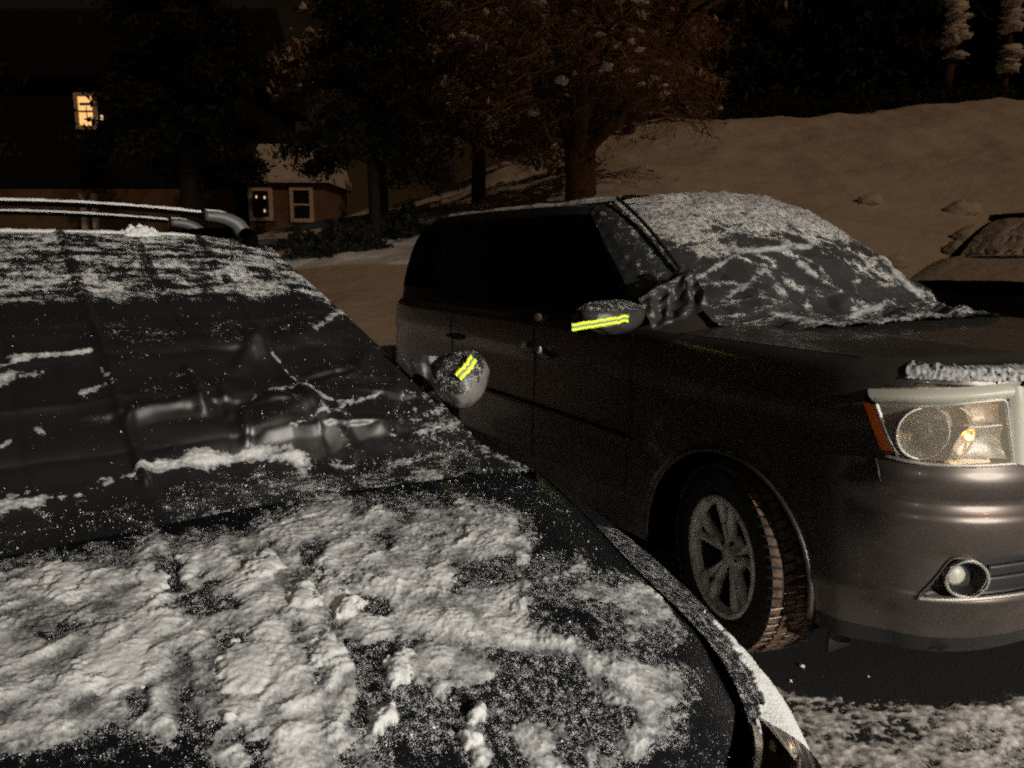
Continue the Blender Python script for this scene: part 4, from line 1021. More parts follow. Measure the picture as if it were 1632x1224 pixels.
# folded fabric between pillar and mirror
def quad_patch(name, c, m, parent, seed, amp, n=70, attr=None):
    U, V = np.meshgrid(np.linspace(0, 1, n), np.linspace(0, 1, n), indexing='ij'); c = [np.array(p, float) for p in c]
    P = c[0] * ((1 - U) * (1 - V))[..., None] + c[1] * (U * (1 - V))[..., None] + c[2] * (U * V)[..., None] + c[3] * ((1 - U) * V)[..., None]
    nn_ = np.cross(c[1] - c[0], c[3] - c[0]); nn_ /= np.linalg.norm(nn_)
    w = (crumple(U * .25, V * .25, seed, 6, 10) - .5) * amp * 2 + amp * 1.2 * np.sin(np.pi * U) * np.sin(np.pi * V)
    w += amp * .5 * np.sin((U * 2.2 + V * .7) * 9 + 2 * perlin(U * 3, V * 3, seed)) * np.sin(np.pi * V)
    return grid_obj(name, P + nn_ * w[..., None], m, parent, attr=np.full(U.shape, attr) if attr is not None else None)
quad_patch(*SLEEVE, attr=.35)
quad_patch('mirror_sleeve', [(-.50, -1.02, 1.33), (-.42, -.80, 1.455), (-.30, -.80, 1.29), (-.40, -1.02, 1.20)], 'bag2', cvs, 61, .030)
quad_patch('mirror_sleeve', [(-.62, -.90, 1.36), (-.44, -.80, 1.47), (-.36, -.86, 1.30), (-.54, -.98, 1.24)], 'bag_dark', cvs, 62, .020, attr=.1)
_, PS = pouch(cvs, (-.52, -1.155, 1.252), (.10, .165, .070), 9, 2.2, 'bag2')
cap_panel(PS, cvs, 'pouch_top', 'bag_dark', 0, 17, 0, 72, .004, attr=.55)
band((-.400, -1.425, 1.232), (-.405, -1.145, 1.256), (.002, 0, -.030), cvs, (.012, 0, .004), 20)
band((-.405, -1.145, 1.256), (-.43, -1.128, 1.268), (.002, 0, -.028), cvs, (.0, 0, .0), 4)
# snow on the leading edge of the SUV's hood
ss_ = np.linspace(0.0, 4.42, 260); rowz = np.linspace(0, 1, 16); Pz = np.zeros((260, 16, 3))
for j, r in enumerate(rowz):
    a = suv_pt(ss_, np.full(260, 1.150 + .04 * min(1, r * 1.3)), .010 - .045 * max(0, r - .55), -1)
    a[:, 2] = 1.147 + .042 * math.sin(min(1, r * 1.15) * math.pi / 2) + .008 * fbm(ss_ * 9, ss_ * 0 + r * 3, 3, 402)
    a[:, :2] += (.006 * fbm(ss_ * 14, ss_ * 0 + r * 4, 3, 400))[:, None] * np.array([1, -.6])
    Pz[:, j] = a
Pm = Pz[::-1][:-1] * np.array([1, -1, 1])
edge_m = fbm(np.repeat(ss_[:, None], 16, 1) * 16, np.repeat(rowz[None], 260, 0) * 5, 3, 410)
ek = .42 + .9 * edge_m; o = grid_obj('hood_edge_snow', np.concatenate([Pm, Pz]), 'soft', flip=True, keep=np.concatenate([(edge_m > -.40)[::-1][:-1], edge_m > -.40])[:-1, :-1], attr=np.clip(np.concatenate([ek[::-1][:-1], ek]), 0, 1)); SUV.put(o)
tag(o, 'strip of snow left along the front edge of the grey SUV hood above its headlight', 'snow')
# snow on the SUV roof front, crumbs on its belt line and handle
cl = 0
for nm, c, r in (('mirror side belt line', (-1.40, -.965, 1.185), .022), ('door handle', (-1.5, -1.0, 1.03), .020), ('lower front door handle', (-1.32, -1.005, 1.02), .018), ('rear belt line', (-2.55, -.965, 1.10), .02)):
    U, V = np.meshgrid(np.linspace(0, math.pi, 18), np.linspace(0, 2 * math.pi, 26), indexing='ij')
    rr = r * (1 + .5 * fbm(np.cos(V) * 2 + 4 + cl, U * 1.6, 3, 70 + cl)); rr[:, -1] = rr[:, 0]; cl += 1
    P = np.stack([c[0] + 1.5 * rr * np.sin(U) * np.cos(V), c[1] + .6 * rr * np.sin(U) * np.sin(V), c[2] + rr * np.cos(U)], -1)
    o = grid_obj('snow_clod', P, 'snow', flip=True); SUV.put(o); tag(o, f'small clod of snow stuck on the {nm} of the grey SUV', 'snow', 'snow clods on the SUV side')
U, V = np.meshgrid(np.linspace(0, 1, 150), np.linspace(-1, 1, 60), indexing='ij')
P = np.stack([-1.20 - 2.1 * U, .60 * V, 1.795 + .028 * (1 - V * V) * np.clip(np.sin(np.pi * np.clip(U * .9 + .1, 0, 1)) * 2.2, 0, 1)], -1); nr_ = np.zeros_like(P); nr_[..., 2] = 1
o = snow_layer('roof_snow', P, nr_, np.where(np.abs(V) < .97, .020 + .012 * fbm(U * 9, V * 4, 3, 420), -1)); SUV.put(o); tag(o, 'thin sheet of snow lying on the roof of the grey SUV', 'snow')

# ================================================================== SNOWED-IN CAR FAR RIGHT
far = thing('snowed_car', 'dark car with snow covered windshield and hood behind the grey SUV', 'car', FAR)
far.location.z = .37
def shrink(P):
    P = np.asarray(P, float) * np.array([1, .95, .88]); P[..., 2] -= .27 * sstep(-.5, .95, P[..., 0]) * P[..., 2] / 1.04
    return P
ss = np.concatenate([np.linspace(0, 6, 70)[:-1], np.linspace(6, 14, 90)]); zs = densify([1.19, 1.15, 1.1, .9, .86, .8, .7, .6, .45, .3, .25], .05)
S_, Z_ = np.meshgrid(ss, zs, indexing='ij')
for side in (-1, 1):
    P = suv_pt(S_, Z_, 0, side); keep = np.ones((len(ss) - 1, len(zs) - 1), bool)
    for xc in (0, -2.775):
        ins = (np.hypot(P[..., 0] - xc, P[..., 2] - .335) < .43) & (S_ > 4); keep &= ~(ins[:-1, :-1] | ins[1:, 1:])
    grid_obj('body_side', shrink(P), 'black_paint', far, keep, flip=side > 0)
    h = suv_pt(np.linspace(2.8, 4.7, 20)[:, None] + np.zeros((1, 8)), np.linspace(1.1, .93, 8)[None] + np.zeros((20, 1)), .012, side); h = shrink(h)
    grid_obj('headlight', h, 'haze_plastic', far, flip=side > 0)
    for xc in (0, -2.775): build_wheel(far, xc, side, .345, .22, .31, yout=.92)
grid_obj('hood', shrink(HOOD2), 'black_paint', far)
G = [[tuple(np.array(p) * np.array([1, .92, .88])) for p in g] for g in (G0, G1, G2, G3)]
cabin(far, G, 1., 'liner', [(.385, .60, .10, .90, 'side_window'), (.61, .655, .10, .90, 'side_window'), (.665, .775, .14, .88, 'quarter_window')], 0)
Hs = shrink(HOOD2); nh = normals(Hs); nh *= np.sign(nh[..., 2:3]); gg = np.linspace(-1, 1, 61)[None]
o = snow_layer('hood_snow', Hs, nh, np.where(np.abs(gg) + 0 * Hs[..., 0] < .97, .085 * (1 - np.abs(gg) ** 4) + .015 * fbm(Hs[..., 0] * 3, Hs[..., 1] * 3, 3, 500) + .01, -1), m='snow_far'); FAR.put(o, .37); tag(o, 'deep snow on the hood of the dark car at the far right', 'snow')
q = np.linspace(0, 1, 50); g = np.linspace(-.90, .90, 70); Qf, Gf = np.meshgrid(q, g, indexing='ij')
sd_, md_ = crs(ws_side, q * 6.0), crs(ws_mid, q * 6.0); kf = (1 - np.abs(Gf) ** 2.2)[..., None]
pf = sd_[:, None] * (1 - kf) + md_[:, None] * kf; wf = np.interp(q * 6, np.arange(9), ws_w)[:, None] * Gf
WSF = np.stack([pf[..., 0], wf, pf[..., 1]], -1) * np.array([1, .92, .88]); nf = normals(WSF); nf *= np.sign(nf[..., 2:3])
ff = fbm(Qf * 6, wf * 6, 4, 510, .6)
o = snow_layer('windshield_snow', WSF, nf, np.where((ff > -.30 + .35 * sstep(.75, .85, Qf) * (1 - sstep(.86, .95, Qf))) & (Qf > .10) & ((np.abs(Gf / .78)) ** 4 + ((1 - Qf) * .93) ** 5 < .98), .035 + .02 * ff, -1), m='snow_far'); FAR.put(o, .37); tag(o, 'patchy snow over the windshield of the dark car at the far right', 'snow')
P = np.stack([-1.20 - 2.1 * U, .56 * V, 1.585 + .02 * (1 - V * V)], -1)
o = snow_layer('roof_snow', P, nr_, np.where(np.abs(V) < .97, .07 + .02 * fbm(U * 6, V * 3, 3, 520), -1), m='snow_far'); FAR.put(o, .37); tag(o, 'layer of snow on the roof of the dark car at the far right', 'snow')

# ================================================================== GROUND
TX = np.array([-60, -30, -16, -10, -4, -2, 0, 2, 5, 10, 20, 60.])
TY = np.array([-30, 0, 6, 7.2, 9, 12, 14, 18, 25, 34, 60, 120.])
TZ = np.array([[0] * 12, [0] * 12, [0, 0, 0, 0, 0, 0, 0, 0, 0, 0, 0, 0], [.2, .2, .25, .3, .35, .4, .15, .04, .22, .32, .3, .3],
               [.6, .6, .6, .7, .90, 1.0, .85, .55, .40, .40, .4, .6], [.8, .8, .9, 1.0, 1.45, 1.6, 1.9, 2.0, 1.1, .75, .9, 1.2],
               [.9, .9, 1.0, 1.1, 1.65, 1.95, 2.35, 2.65, 2.3, 1.6, 1.7, 2.2], [1.1, 1.1, 1.2, 1.3, 2.1, 2.5, 3.0, 3.4, 3.6, 3.45, 3.4, 3.8],
               [1.3, 1.3, 1.5, 1.7, 3.0, 3.6, 4.3, 5.0, 5.7, 6.0, 6.3, 6.6], [1.5, 1.5, 2.0, 2.2, 4.0, 4.7, 5.4, 6.0, 6.4, 6.8, 7.2, 7.4],
               [1.8, 1.8, 2.2, 2.6, 4.4, 5.2, 5.8, 6.3, 6.6, 7.0, 7.4, 7.6], [2, 2, 2.5, 3, 4.6, 5.4, 6, 6.4, 6.8, 7.2, 7.6, 8]], float) + GROUND
def terrain(x, y):
    x = np.asarray(x, float); y = np.asarray(y, float)
    fx = np.interp(x, TX, np.arange(12)); fy = np.interp(y, TY, np.arange(12))
    i = np.clip(fx.astype(int), 0, 10); j = np.clip(fy.astype(int), 0, 10); a = fx - i; b = fy - j
    a = a * a * (3 - 2 * a) * .5 + a * .5; b = b * b * (3 - 2 * b) * .4 + b * .6
    z = TZ[j, i] * (1 - a) * (1 - b) + TZ[j, i + 1] * a * (1 - b) + TZ[j + 1, i] * (1 - a) * b + TZ[j + 1, i + 1] * a * b
    w = np.clip((y - 6.8) / 2.5, 0, 1)
    return z + w * (.10 * fbm(x * .5, y * .5, 3, 600) + .05 * fbm(x * 1.8, y * 1.8, 3, 610)) + sstep(13, 20, y) * (.45 * fbm(x * .16 + 3, y * .16, 3, 620) + .10 * fbm(x * .9, y * .45, 3, 630))
gxs = np.concatenate([np.linspace(-60, -14, 30)[:-1], np.linspace(-14, 16, 230)[:-1], np.linspace(16, 60, 30)])
gys = np.concatenate([np.linspace(-30, 6, 20)[:-1], np.linspace(6, 30, 220)[:-1], np.linspace(30, 120, 40)])
XX, YY = np.meshgrid(gxs, gys, indexing='ij')
P = np.stack([XX, YY, terrain(XX, YY) - .008 * (YY < 6.5)], -1)
o = grid_obj('snowy_ground', P, 'snow_far'); tag(o, 'snow covered rising ground behind the cars', 'ground', kind='structure')
# driveway with packed snow patches
M['asphalt'] = dusted('asphalt with snow', dict(col=(.011, .0105, .010), rough=.65, bump=(70, .5, .01)), 170, (.34, .32, .30))
n1, n2_ = 260, 260
XX, YY = np.meshgrid(np.linspace(-4.5, 6.5, n1), np.linspace(-5, 6.6, n2_), indexing='ij')
a_ = SUV.a; lx = (XX - SUV.x) * math.sin(a_) - (YY - SUV.y) * math.cos(a_); ly = (XX - SUV.x) * math.cos(a_) + (YY - SUV.y) * math.sin(a_)
def bare_suv(lx, ly):
    under = np.minimum(np.minimum(.80 - .75 * np.clip(np.abs(ly) - .25, 0, 1) ** 1.6 * 1.0 - lx, lx + 4.0), .98 - np.abs(ly))
    return under
un = bare_suv(lx, ly)
g1 = fbm(XX * 2.2, YY * 2.2, 4, 700); g2 = fbm(XX * 9, YY * 9, 4, 710, .6)
dg = np.clip(.70 + .5 * g1 + .45 * g2 - .75 * sstep(-.09, .10, un), 0, 1)
o = grid_obj('driveway', np.stack([XX, YY, 0 * XX + GROUND], -1), 'asphalt', attr=dg); tag(o, 'dark asphalt driveway with trodden snow', 'driveway', kind='structure')
xs, ys = np.meshgrid(np.linspace(.4, 3.4, 380), np.linspace(.7, 2.95, 300), indexing='ij')
lx = (xs - SUV.x) * math.sin(a_) - (ys - SUV.y) * math.cos(a_); ly = (xs - SUV.x) * math.cos(a_) + (ys - SUV.y) * math.sin(a_)
un = bare_suv(lx, ly)
g1 = fbm(xs * 2.2, ys * 2.2, 4, 700); g2 = fbm(xs * 9, ys * 9, 4, 710, .6); g3 = fbm(xs * 34, ys * 34, 3, 720, .6)
cg = .30 + .70 * g1 + .7 * g2 + .45 * g3 - 1.2 * sstep(-.07, .06, un)
# footprints trodden through
for fx_, fy_, fa in ((1.62, 2.18, .5), (1.50, 2.26, .5), (1.90, 2.02, .9)):
    dx, dy = xs - fx_, ys - fy_; e = np.hypot((dx * math.cos(fa) + dy * math.sin(fa)) / .13, (-dx * math.sin(fa) + dy * math.cos(fa)) / .05)
    cg -= .5 * sstep(1.2, .7, e) * (.4 + (np.sin((dx * math.cos(fa) + dy * math.sin(fa)) * 260) > 0))
P = np.stack([xs, ys, 0 * xs + GROUND + .0005], -1); nz_ = np.zeros_like(P); nz_[..., 2] = 1
o = snow_layer('trodden_snow', P, nz_, np.where(cg > 0, .0015 + .009 * np.clip(cg, 0, 1) + .003 * g3 * sstep(0, .3, cg), -1), m='slush', thick=np.clip(.22 + 1.0 * cg + .5 * g3, 0, 1)); tag(o, 'patchy trodden snow on the asphalt in front of the grey SUV', 'snow', kind='stuff')
# clods on the asphalt
cl = 0
for (x_, y_, r) in ((1.10, 2.70, .009), (1.02, 2.60, .006), (1.32, 2.63, .004)):
    U, V = np.meshgrid(np.linspace(0, math.pi, 14), np.linspace(0, 2 * math.pi, 20), indexing='ij')
    rr = r * (1 + .5 * fbm(np.cos(V) * 2 + cl * 3, U * 1.6, 3, 80 + cl)); rr[:, -1] = rr[:, 0]; cl += 1
    o = grid_obj('snow_clod', np.stack([x_ + rr * np.sin(U) * np.cos(V), y_ + rr * np.sin(U) * np.sin(V), GROUND + r * .5 + .7 * rr * np.cos(U)], -1), 'snow', flip=True)
    tag(o, ['largest clod of snow lying on the asphalt by the front tyre', 'middle sized clod of snow lying on the asphalt by the front tyre', 'tiny clod of snow lying on the asphalt under the front bumper'][cl - 1], 'snow', 'clods by the tyre')
# wind-blown clods on the far slope
k = 0
for (x_, y_, r) in ((7.6, 13.2, .16), (8.6, 13.0, .13), (8.2, 13.9, .20), (6.2, 12.6, .12), (9.3, 13.3, .15), (5.0, 13.0, .10), (7.0, 15.4, .14), (8.9, 15.6, .18)):
    U, V = np.meshgrid(np.linspace(0, math.pi, 14), np.linspace(0, 2 * math.pi, 20), indexing='ij')
    rr = r * (1 + .6 * fbm(np.cos(V) * 2 + k * 3, U * 1.6, 3, 120 + k)); rr[:, -1] = rr[:, 0]; k += 1
    o = grid_obj('snow_chunk', np.stack([x_ + 1.8 * rr * np.sin(U) * np.cos(V), y_ + rr * np.sin(U) * np.sin(V), float(terrain(x_, y_)) + .05 + 1.0 * rr * np.cos(U)], -1), 'snow_far', flip=True)
    tag(o, 'rough chunk of ploughed snow lying on the slope behind the far car', 'snow', 'chunks of ploughed snow on the slope')

# ================================================================== HOUSE
HZ0 = 1.7
house = thing('house', 'dark two storey house with one lit upper window and a lower wing behind the trees', 'house', loc=(-15, 30, HZ0))
def hbox(c, d): return MB().box(c, d)
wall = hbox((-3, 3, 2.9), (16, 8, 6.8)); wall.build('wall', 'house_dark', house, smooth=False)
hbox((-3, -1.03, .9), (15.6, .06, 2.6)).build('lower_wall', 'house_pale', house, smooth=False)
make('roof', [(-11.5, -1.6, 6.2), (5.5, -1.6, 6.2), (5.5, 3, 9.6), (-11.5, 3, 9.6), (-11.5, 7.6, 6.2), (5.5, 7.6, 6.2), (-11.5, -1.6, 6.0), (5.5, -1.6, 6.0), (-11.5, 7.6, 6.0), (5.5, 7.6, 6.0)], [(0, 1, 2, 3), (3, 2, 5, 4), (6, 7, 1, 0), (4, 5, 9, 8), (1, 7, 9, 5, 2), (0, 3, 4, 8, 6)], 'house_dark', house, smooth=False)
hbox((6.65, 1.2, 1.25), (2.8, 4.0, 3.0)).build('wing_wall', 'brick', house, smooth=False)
make('wing_roof', [(5.1, -1.1, 2.55), (8.3, -1.1, 2.55), (8.1, 1.2, 4.1), (5.1, 1.2, 4.1), (8.3, 3.5, 2.55), (5.1, 3.5, 2.55), (5.1, -1.1, 2.43), (8.3, -1.1, 2.43), (8.3, 3.5, 2.43), (5.1, 3.5, 2.43)], [(0, 1, 2, 3), (3, 2, 4, 5), (6, 7, 1, 0), (1, 7, 8, 4, 2), (5, 4, 8, 9), (0, 3, 5, 9, 6)], 'snow_far', house, smooth=False)
def hwin(x, y, z, w, h, panem, bars=True, extra=None):
    f = MB(); t = .13
    f.box((x - w / 2 - t / 2, y, z), (t, .10, h + 2 * t)).box((x + w / 2 + t / 2, y, z), (t, .10, h + 2 * t)).box((x, y, z + h / 2 + t / 2), (w - .002, .10, t)).box((x, y - .02, z - h / 2 - t / 2), (w - .002, .14, t))
    if bars: f.box((x, y + .01, z), (w - .002, .06, .07))
    fr = f.build('window', 'wtrim', house, smooth=False)
    hbox((x, y + .03, z), (w - .004, .02, h - .004)).build('pane', panem, fr, smooth=False)
    return fr
fr = hwin(5.71, -.84, 1.68, .62, .95, 'pane', False)
wreath = MB()
for a in np.linspace(0, 2 * math.pi, 26)[:-1]:
    wreath.box((5.71 + .22 * math.cos(a) + random.uniform(-.03, .03), -.90, 1.68 + .26 * math.sin(a) + random.uniform(-.03, .03)), (.09, .05, .09))
wreath.build('wreath', 'bark', fr)
for x_, z_ in ((5.89, 1.91), (5.59, 1.93), (5.87, 1.43)):
    c = MB(); c.box((x_, -.94, z_), (.06, .03, .10)); c.build('warm_glint', 'warm_glint', fr, bevel=.02)  # reflection glints on the window, put in as glowing boxes
hwin(7.22, -.84, 1.66, .60, 1.02, 'pane')
fr = hwin(-.34, -1.06, 4.92, .52, 1.02, 'lit_pane', True)
c = MB(); c.box((-.34, -1.13, 5.16), (.34, .03, .09)).box((-.28, -1.13, 4.82), (.02, .03, .50)); c.build('curtain_tie', 'bark', fr, smooth=False)
c = MB(); c.box((.24, -1.12, 4.70), (.07, .06, .16)); c.build('sidelit_spot', 'warm_glint', house, bevel=.01)  # sidelit spot by the upper window, its light added as glow
for x_ in (-.5, -.1):
    c = MB(); c.box((x_, -1.5, .85), (.16, .16, 2.3)); c.build('porch_post', 'wtrim', house, smooth=False)

# ================================================================== TREES
def leaf_mesh(name, C, size, parent, m, flat=.5):
    n = len(C); A = rng.normal(size=(n, 3, 3)); A[:, 2, 2] *= 1; Qr, _ = np.linalg.qr(A)
    s = size * rng.uniform(.5, 1.4, n)[:, None]
    a = Qr[:, 0] * s; b = Qr[:, 1] * s * flat
    V = np.stack([C - a - b * .3, C + b, C + a - b * .2, C - b], 1).reshape(-1, 3)
    F = np.arange(n * 4).reshape(-1, 4)
    return make(name, V, F, m, parent, smooth=False)

def conifer(name, x, y, h, rad, label, n=9000, mtl='needle', leaf=.10, z0=.25, trunk=.16, group=None, snow=0, width_pow=.8, lean=0):
    z = float(terrain(x, y)) - .1
    t = thing(name, label, 'tree', loc=(x, y, z), group=group)
    b = MB(); pts = [(.02 * math.sin(i * 1.3) + lean * i / 9, .02 * math.cos(i * 1.7), h * .97 * i / 9) for i in range(10)]
    b.tube(pts, [trunk * (1 - i / 10.5) for i in range(10)], 10)
    limbs = []
    nl = int(22 + h * 4)
    for i in range(nl):
        f = z0 + (1 - z0) * (i / nl) ** .9; a = i * 2.399 + random.uniform(-.4, .4)
        L = rad * (1 - (f - z0) / (1.02 - z0)) ** width_pow * random.uniform(.65, 1.12) + .12
        p0 = np.array([lean * f, 0, h * f]); d = np.array([math.cos(a), math.sin(a), -.12 - .25 * random.random()])
        q = [p0 + d * L * s_ + np.array([0, 0, -.18 * L * s_ * s_ + .10 * L * s_ ** 3]) for s_ in np.linspace(0, 1, 6)]
        limbs.append((q, L)); b.tube(q, [max(.006, .028 * (1 - s_) * trunk / .16) for s_ in np.linspace(0, 1, 6)], 5, cap=False)
    b.build('trunk', 'bark_dark' if mtl == 'needle' else 'bark', t)
    w = np.array([l ** 1.5 for _, l in limbs]); w /= w.sum(); pick = rng.choice(nl, n, p=w)
    Q = np.array([l[0] for l in limbs]); s_ = rng.beta(1.6, 1.1, n) * 5; i0 = np.clip(s_.astype(int), 0, 4); fr_ = (s_ - i0)[:, None]
    base = Q[pick, i0] * (1 - fr_) + Q[pick, i0 + 1] * fr_
    Ls = np.array([l for _, l in limbs])[pick][:, None]
    C = base + rng.normal(size=(n, 3)) * np.array([.13, .13, .08]) * (.45 + .5 * Ls) * 1.1
    leaf_mesh('crown', C, leaf, t, mtl, .35)
    if snow:
        k = rng.choice(n, snow); Cs = C[k] + np.array([0, 0, .05])
        nz = fbm(C[:, 0] * 1.1 + C[:, 1] * .7, C[:, 2] * 1.3 + C[:, 1] * .5, 3, int(x * 10) % 97 + 700)
        sel = np.where(nz > .10)[0]
        if len(sel): tag(leaf_mesh('snowy_boughs', C[sel] + np.array([0, -.02, .03]), leaf * 1.15, t, 'bough_snow', .45), kind='stuff')
        leaf_blobs('branch_snow', Cs, .05 + .12 * rng.random(snow) ** 2, t)
    return t

ICO_V = None
def leaf_blobs(name, C, R, parent):
    """irregular pads of snow resting on boughs"""
    U, V = np.meshgrid(np.linspace(.15, math.pi - .15, 6), np.linspace(0, 2 * math.pi, 9)[:-1], indexing='ij')
    base = np.stack([np.sin(U) * np.cos(V), np.sin(U) * np.sin(V), .45 * np.cos(U)], -1).reshape(-1, 3)
    F0 = []
    for i in range(5):
        for j in range(8): F0.append((i * 8 + j, i * 8 + (j + 1) % 8, (i + 1) * 8 + (j + 1) % 8, (i + 1) * 8 + j))
    F0 = np.array(F0); n = len(C); st_ = rng.uniform(.6, 1.7, (n, 1, 3)); jit = 1 + .30 * rng.normal(size=(n, len(base), 1))
    P = base[None] * R[:, None, None] * st_ * jit + C[:, None]
    F = F0[None] + (np.arange(n) * len(base))[:, None, None]
    return tag(make(name, P.reshape(-1, 3), F.reshape(-1, 4)[:, ::-1].copy(), 'snow_far', parent), kind='stuff')

def at(u, v, Y):
    """point at world depth Y seen at a photo pixel (authoring helper)"""
    r = (u - 816) / FPX; d = (v - 612) / FPX; k = Y / (CP - d * SP)
    return r * k, EYE + (-SP - d * CP) * k

x_, _ = at(597, 380, 13)
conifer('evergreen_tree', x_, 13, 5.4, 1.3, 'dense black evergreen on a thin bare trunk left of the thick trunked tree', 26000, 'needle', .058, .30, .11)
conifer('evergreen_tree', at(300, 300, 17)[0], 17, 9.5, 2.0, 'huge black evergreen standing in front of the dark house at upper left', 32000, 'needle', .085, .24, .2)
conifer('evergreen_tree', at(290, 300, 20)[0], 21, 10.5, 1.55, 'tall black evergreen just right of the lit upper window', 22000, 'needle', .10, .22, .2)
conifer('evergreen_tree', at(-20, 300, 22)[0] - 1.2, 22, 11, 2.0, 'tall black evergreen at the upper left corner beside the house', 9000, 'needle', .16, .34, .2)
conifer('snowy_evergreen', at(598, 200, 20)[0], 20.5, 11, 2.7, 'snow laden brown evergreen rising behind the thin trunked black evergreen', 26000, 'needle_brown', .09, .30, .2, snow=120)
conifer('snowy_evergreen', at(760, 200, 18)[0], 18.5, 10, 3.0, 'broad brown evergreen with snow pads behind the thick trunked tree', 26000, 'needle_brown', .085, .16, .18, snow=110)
conifer('snowy_evergreen', at(1010, 200, 22)[0], 23, 12, 3.0, 'tall reddish brown evergreen rising above the thick trunked tree', 24000, 'needle_red_lit', .10, .18, .2, snow=60)
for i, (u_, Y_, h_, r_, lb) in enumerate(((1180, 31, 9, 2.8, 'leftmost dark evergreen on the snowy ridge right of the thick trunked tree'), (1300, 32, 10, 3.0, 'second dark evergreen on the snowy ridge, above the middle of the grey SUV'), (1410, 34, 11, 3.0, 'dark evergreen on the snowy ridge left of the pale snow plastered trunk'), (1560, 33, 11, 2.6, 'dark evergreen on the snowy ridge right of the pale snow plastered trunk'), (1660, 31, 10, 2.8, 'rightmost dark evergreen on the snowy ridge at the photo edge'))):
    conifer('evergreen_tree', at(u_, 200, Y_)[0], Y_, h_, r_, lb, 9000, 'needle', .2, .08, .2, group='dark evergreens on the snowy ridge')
# undergrowth along the foot of the wood on the ridge
n = 26000; ux = rng.uniform(2.0, 26, n); uy = 25.2 + rng.gamma(2.0, 1.3, n); keep_ = fbm(ux * .8, uy * .6, 3, 640) > -.18; ux, uy = ux[keep_], uy[keep_]
uz = terrain(ux, uy) + rng.random(len(ux)) ** 1.6 * (.25 + .16 * (uy - 25)) * (1.2 + fbm(ux * .9, uy * 0, 3, 641))
o = leaf_mesh('undergrowth', np.stack([ux, uy, uz], -1), .10, None, 'needle', .25); tag(o, 'dark brush along the foot of the wood on the snowy ridge', 'undergrowth', kind='stuff')
# pale snow-plastered trunks far right
for u_, Y_, top, wid_, lb in ((1508, 27, 11, .34, 'pale snow plastered trunk on the ridge at upper right'), (1600, 28, 10, .24, 'fainter snow plastered trunk near the right edge of the ridge')):
    x_ = at(u_, 100, Y_)[0]; z_ = float(terrain(x_, Y_)); t = thing('bare_tree', lb, 'tree', loc=(x_, Y_, z_ - .1))
    b = MB(); b.tube([(.1 * math.sin(i * .8), 0, top * i / 9) for i in range(10)], [wid_ * .6 * (1 - i / 14) for i in range(10)], 10)
    for i in range(12):
        a = random.uniform(0, 6.28); z1 = top * (.3 + .06 * i); L = random.uniform(.8, 2.0)
        b.tube([(0, 0, z1), (math.cos(a) * L * .6, math.sin(a) * L * .6, z1 + .3 * L), (math.cos(a) * L, math.sin(a) * L, z1 + .8 * L)], [.06, .035, .012], 5, cap=False)
    b.build('trunk', 'bark', t)
    n = 70; zz = rng.uniform(1.6, top * .8, n); C = np.stack([.1 * np.sin(zz / top * 9 * .8) + rng.normal(size=n) * .09, -wid_ * .5 + 0 * zz, zz], -1)
    leaf_blobs('trunk_snow', C, .16 + .12 * rng.random(n), t)

# thick trunked snow-laden tree in the middle
x0, zb = at(925, 312, 14.0); zt0 = float(terrain(x0, 14.0))
t = thing('thick_trunk_tree', 'tree with a thick trunk and drooping twiggy snow laden boughs behind the grey SUV', 'tree', loc=(x0, 14.0, zt0 - .15))
b = MB(); tw = MB(); tips = []
def grow(p, d, L, r, lev):
    pts = [np.array(p)]; dd = np.array(d, float)
    n = 6
    for i in range(n):
        dd = dd + rng.normal(size=3) * .16 + np.array([0, 0, (.05 if lev < 2 else -.07)]); dd /= np.linalg.norm(dd); pts.append(pts[-1] + dd * L / n)
    (b if lev < 2 else tw).tube(pts, [r * (1 - .7 * i / n) for i in range(n + 1)], 8 if lev == 0 else (5 if lev < 2 else 3), cap=False)
    if lev >= 1: tips.extend(pts[2:])
    if lev < 4:
        for k in range([7, 7, 6, 3][lev]):
            i = random.randint(1 if lev else 2, n); q = pts[i]; a = rng.normal(size=3); a -= a @ dd * dd; a /= np.linalg.norm(a)
            a[2] = a[2] * .5 + (.15 if lev == 0 else -.1)
            grow(q, dd * .45 + a * .9, L * random.uniform(.45, .72), max(r * .42, .004), lev + 1)
b.tube([(0, 0, -.2), (.01, 0, .1), (0, 0, .45), (-.02, 0, .85), (0, .0, 1.2)], [.36, .29, .26, .27, .30], 18)
for a in np.linspace(0, 2 * math.pi, 8)[:-1]:
    grow((.12 * math.cos(a), .12 * math.sin(a), .85 + .3 * random.random()), (math.cos(a) * random.uniform(.45, 1.0), math.sin(a) * random.uniform(.45, 1.0), random.uniform(.35, 1.1)), random.uniform(2.0, 3.0), .13, 0)
b.build('trunk', 'bark', t); tw.build('twigs', 'twig', t)
tips = np.array(tips); C = tips[rng.choice(len(tips), 1800)] + rng.normal(size=(1800, 3)) * .10
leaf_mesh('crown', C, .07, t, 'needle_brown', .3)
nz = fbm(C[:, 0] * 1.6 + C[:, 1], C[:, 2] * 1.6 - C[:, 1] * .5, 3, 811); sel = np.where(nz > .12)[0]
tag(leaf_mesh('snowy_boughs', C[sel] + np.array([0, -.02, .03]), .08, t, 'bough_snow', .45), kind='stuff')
k = rng.choice(len(tips), 130); leaf_blobs('branch_snow', tips[k] + np.array([0, 0, .03]), .04 + .09 * rng.random(130) ** 2, t)
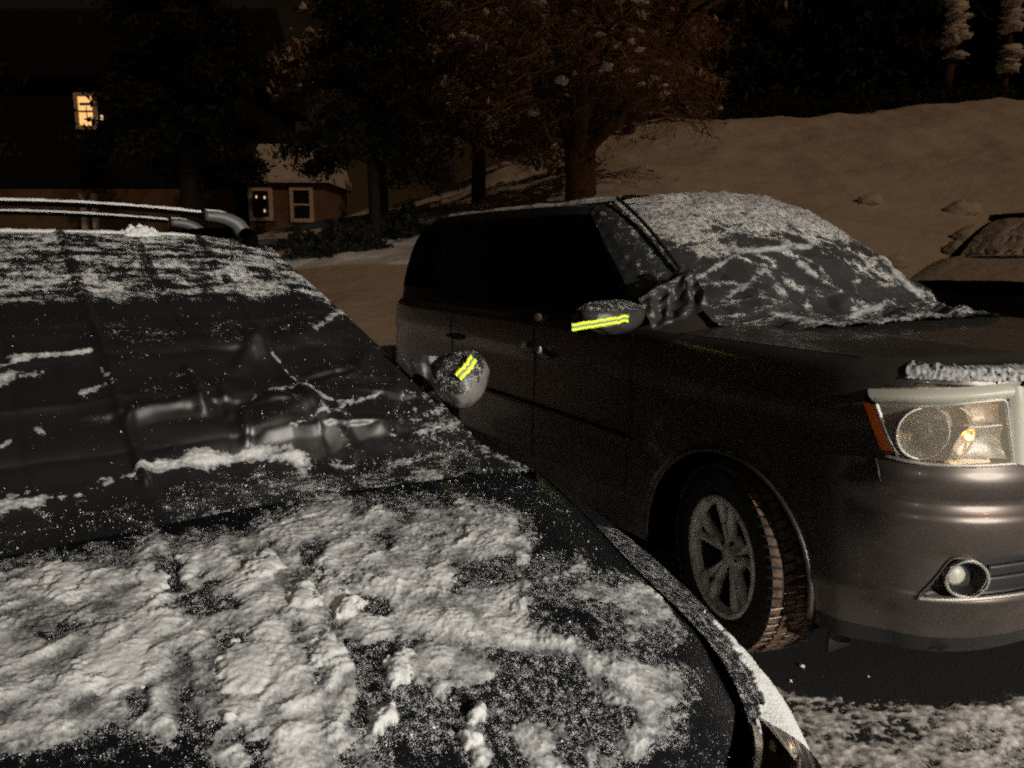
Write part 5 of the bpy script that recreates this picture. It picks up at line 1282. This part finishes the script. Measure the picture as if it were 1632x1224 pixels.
# low dark bushes at the foot of the evergreen
for u_, Y_, r_, lb in ((520, 12.0, .55, 'low dark bush left of the thin evergreen trunk'), (570, 12.4, .5, 'low dark bush at the foot of the thin evergreen trunk'), (640, 13.4, .6, 'low dark bush right of the thin evergreen trunk')):
    x_ = at(u_, 380, Y_)[0]; z_ = float(terrain(x_, Y_)); bt = thing('bush', lb, 'bush', loc=(x_, Y_, z_ - .05), group='bushes under the evergreens')
    n = 2500; d_ = rng.normal(size=(n, 3)); d_ /= np.linalg.norm(d_, axis=1, keepdims=True); C = d_ * (r_ * rng.random(n) ** .4 * (1 + .3 * np.sin(d_[:, 0] * 7)))[:, None]; C[:, 2] = np.abs(C[:, 2]) * .8
    leaf_mesh('foliage', C, .06, bt, 'needle', .4)
    b = MB()
    for i in range(7): a = random.uniform(0, 6.28); b.tube([(0, 0, 0), (math.cos(a) * r_ * .5, math.sin(a) * r_ * .5, r_ * .6)], [.015, .005], 5)
    b.build('stem', 'bark', bt)

# ================================================================== LIGHT, SKY, CAMERA
SUN_EL, SUN_AZ = math.radians(32), math.radians(139)     # street-lamp glow from behind the camera, to the right
w = bpy.data.worlds.new('World'); SC.world = w; w.use_nodes = True; nt = w.node_tree; bg_ = nt.nodes['Background']
sky = nt.nodes.new('ShaderNodeTexSky'); sky.sky_type = 'NISHITA'; sky.sun_disc = False; sky.sun_elevation = SUN_EL; sky.sun_rotation = SUN_AZ
tint = nt.nodes.new('ShaderNodeMix'); tint.data_type = 'RGBA'; tint.blend_type = 'MULTIPLY'; tint.inputs['Factor'].default_value = 1
tint.inputs['B'].default_value = (1.0, .42, .17, 1)
nt.links.new(sky.outputs[0], tint.inputs['A']); nt.links.new(tint.outputs['Result'], bg_.inputs['Color']); bg_.inputs['Strength'].default_value = .0022
sd = bpy.data.lights.new('street_glow', 'SUN'); sd.energy = .36; sd.angle = math.radians(.5); sd.color = (1, .60, .33)
so = link(bpy.data.objects.new('street_glow', sd)); az = SUN_AZ
dirv = Vector((math.sin(az) * math.cos(SUN_EL), math.cos(az) * math.cos(SUN_EL), math.sin(SUN_EL)))
so.rotation_euler = (-dirv).to_track_quat('-Z', 'Y').to_euler(); so.location = dirv * 20
kd = bpy.data.lights.new('flood_lamp', 'SPOT'); kd.energy = 3000; kd.shadow_soft_size = .05; kd.color = (1, .97, .89); kd.spot_size = math.radians(62); kd.spot_blend = .7
ko = link(bpy.data.objects.new('flood_lamp', kd)); ko.location = (5.0, -3.7, 2.8)
ko.rotation_euler = (Vector((1.0, 2.2, -.55)) - ko.location).to_track_quat('-Z', 'Y').to_euler()
fd = bpy.data.lights.new('hand_torch', 'POINT'); fd.energy = 14; fd.shadow_soft_size = .03; fd.color = (1, .98, .93)
fo = link(bpy.data.objects.new('hand_torch', fd)); fo.location = (.16, -.06, EYE + .10)

cd = bpy.data.cameras.new('camera'); cam = link(bpy.data.objects.new('camera', cd))
cd.sensor_fit = 'HORIZONTAL'; cd.sensor_width = 36; cd.lens = 36 * FPX / 1632; cd.clip_start = .05; cd.clip_end = 500
cam.location = (0, 0, EYE); cam.rotation_euler = (math.pi / 2 - PITCH, 0, 0); SC.camera = cam
SC.view_settings.view_transform = 'Standard'; SC.view_settings.look = 'None'; SC.view_settings.exposure = 0; SC.view_settings.gamma = 1
SC.render.engine = 'CYCLES'; SC.cycles.max_bounces = 6; SC.cycles.sample_clamp_indirect = 4
SC.cycles.use_denoising = False; SC.cycles.filter_width = 2.2; SC.cycles.use_light_tree = False; SC.cycles.sample_clamp_direct = 6
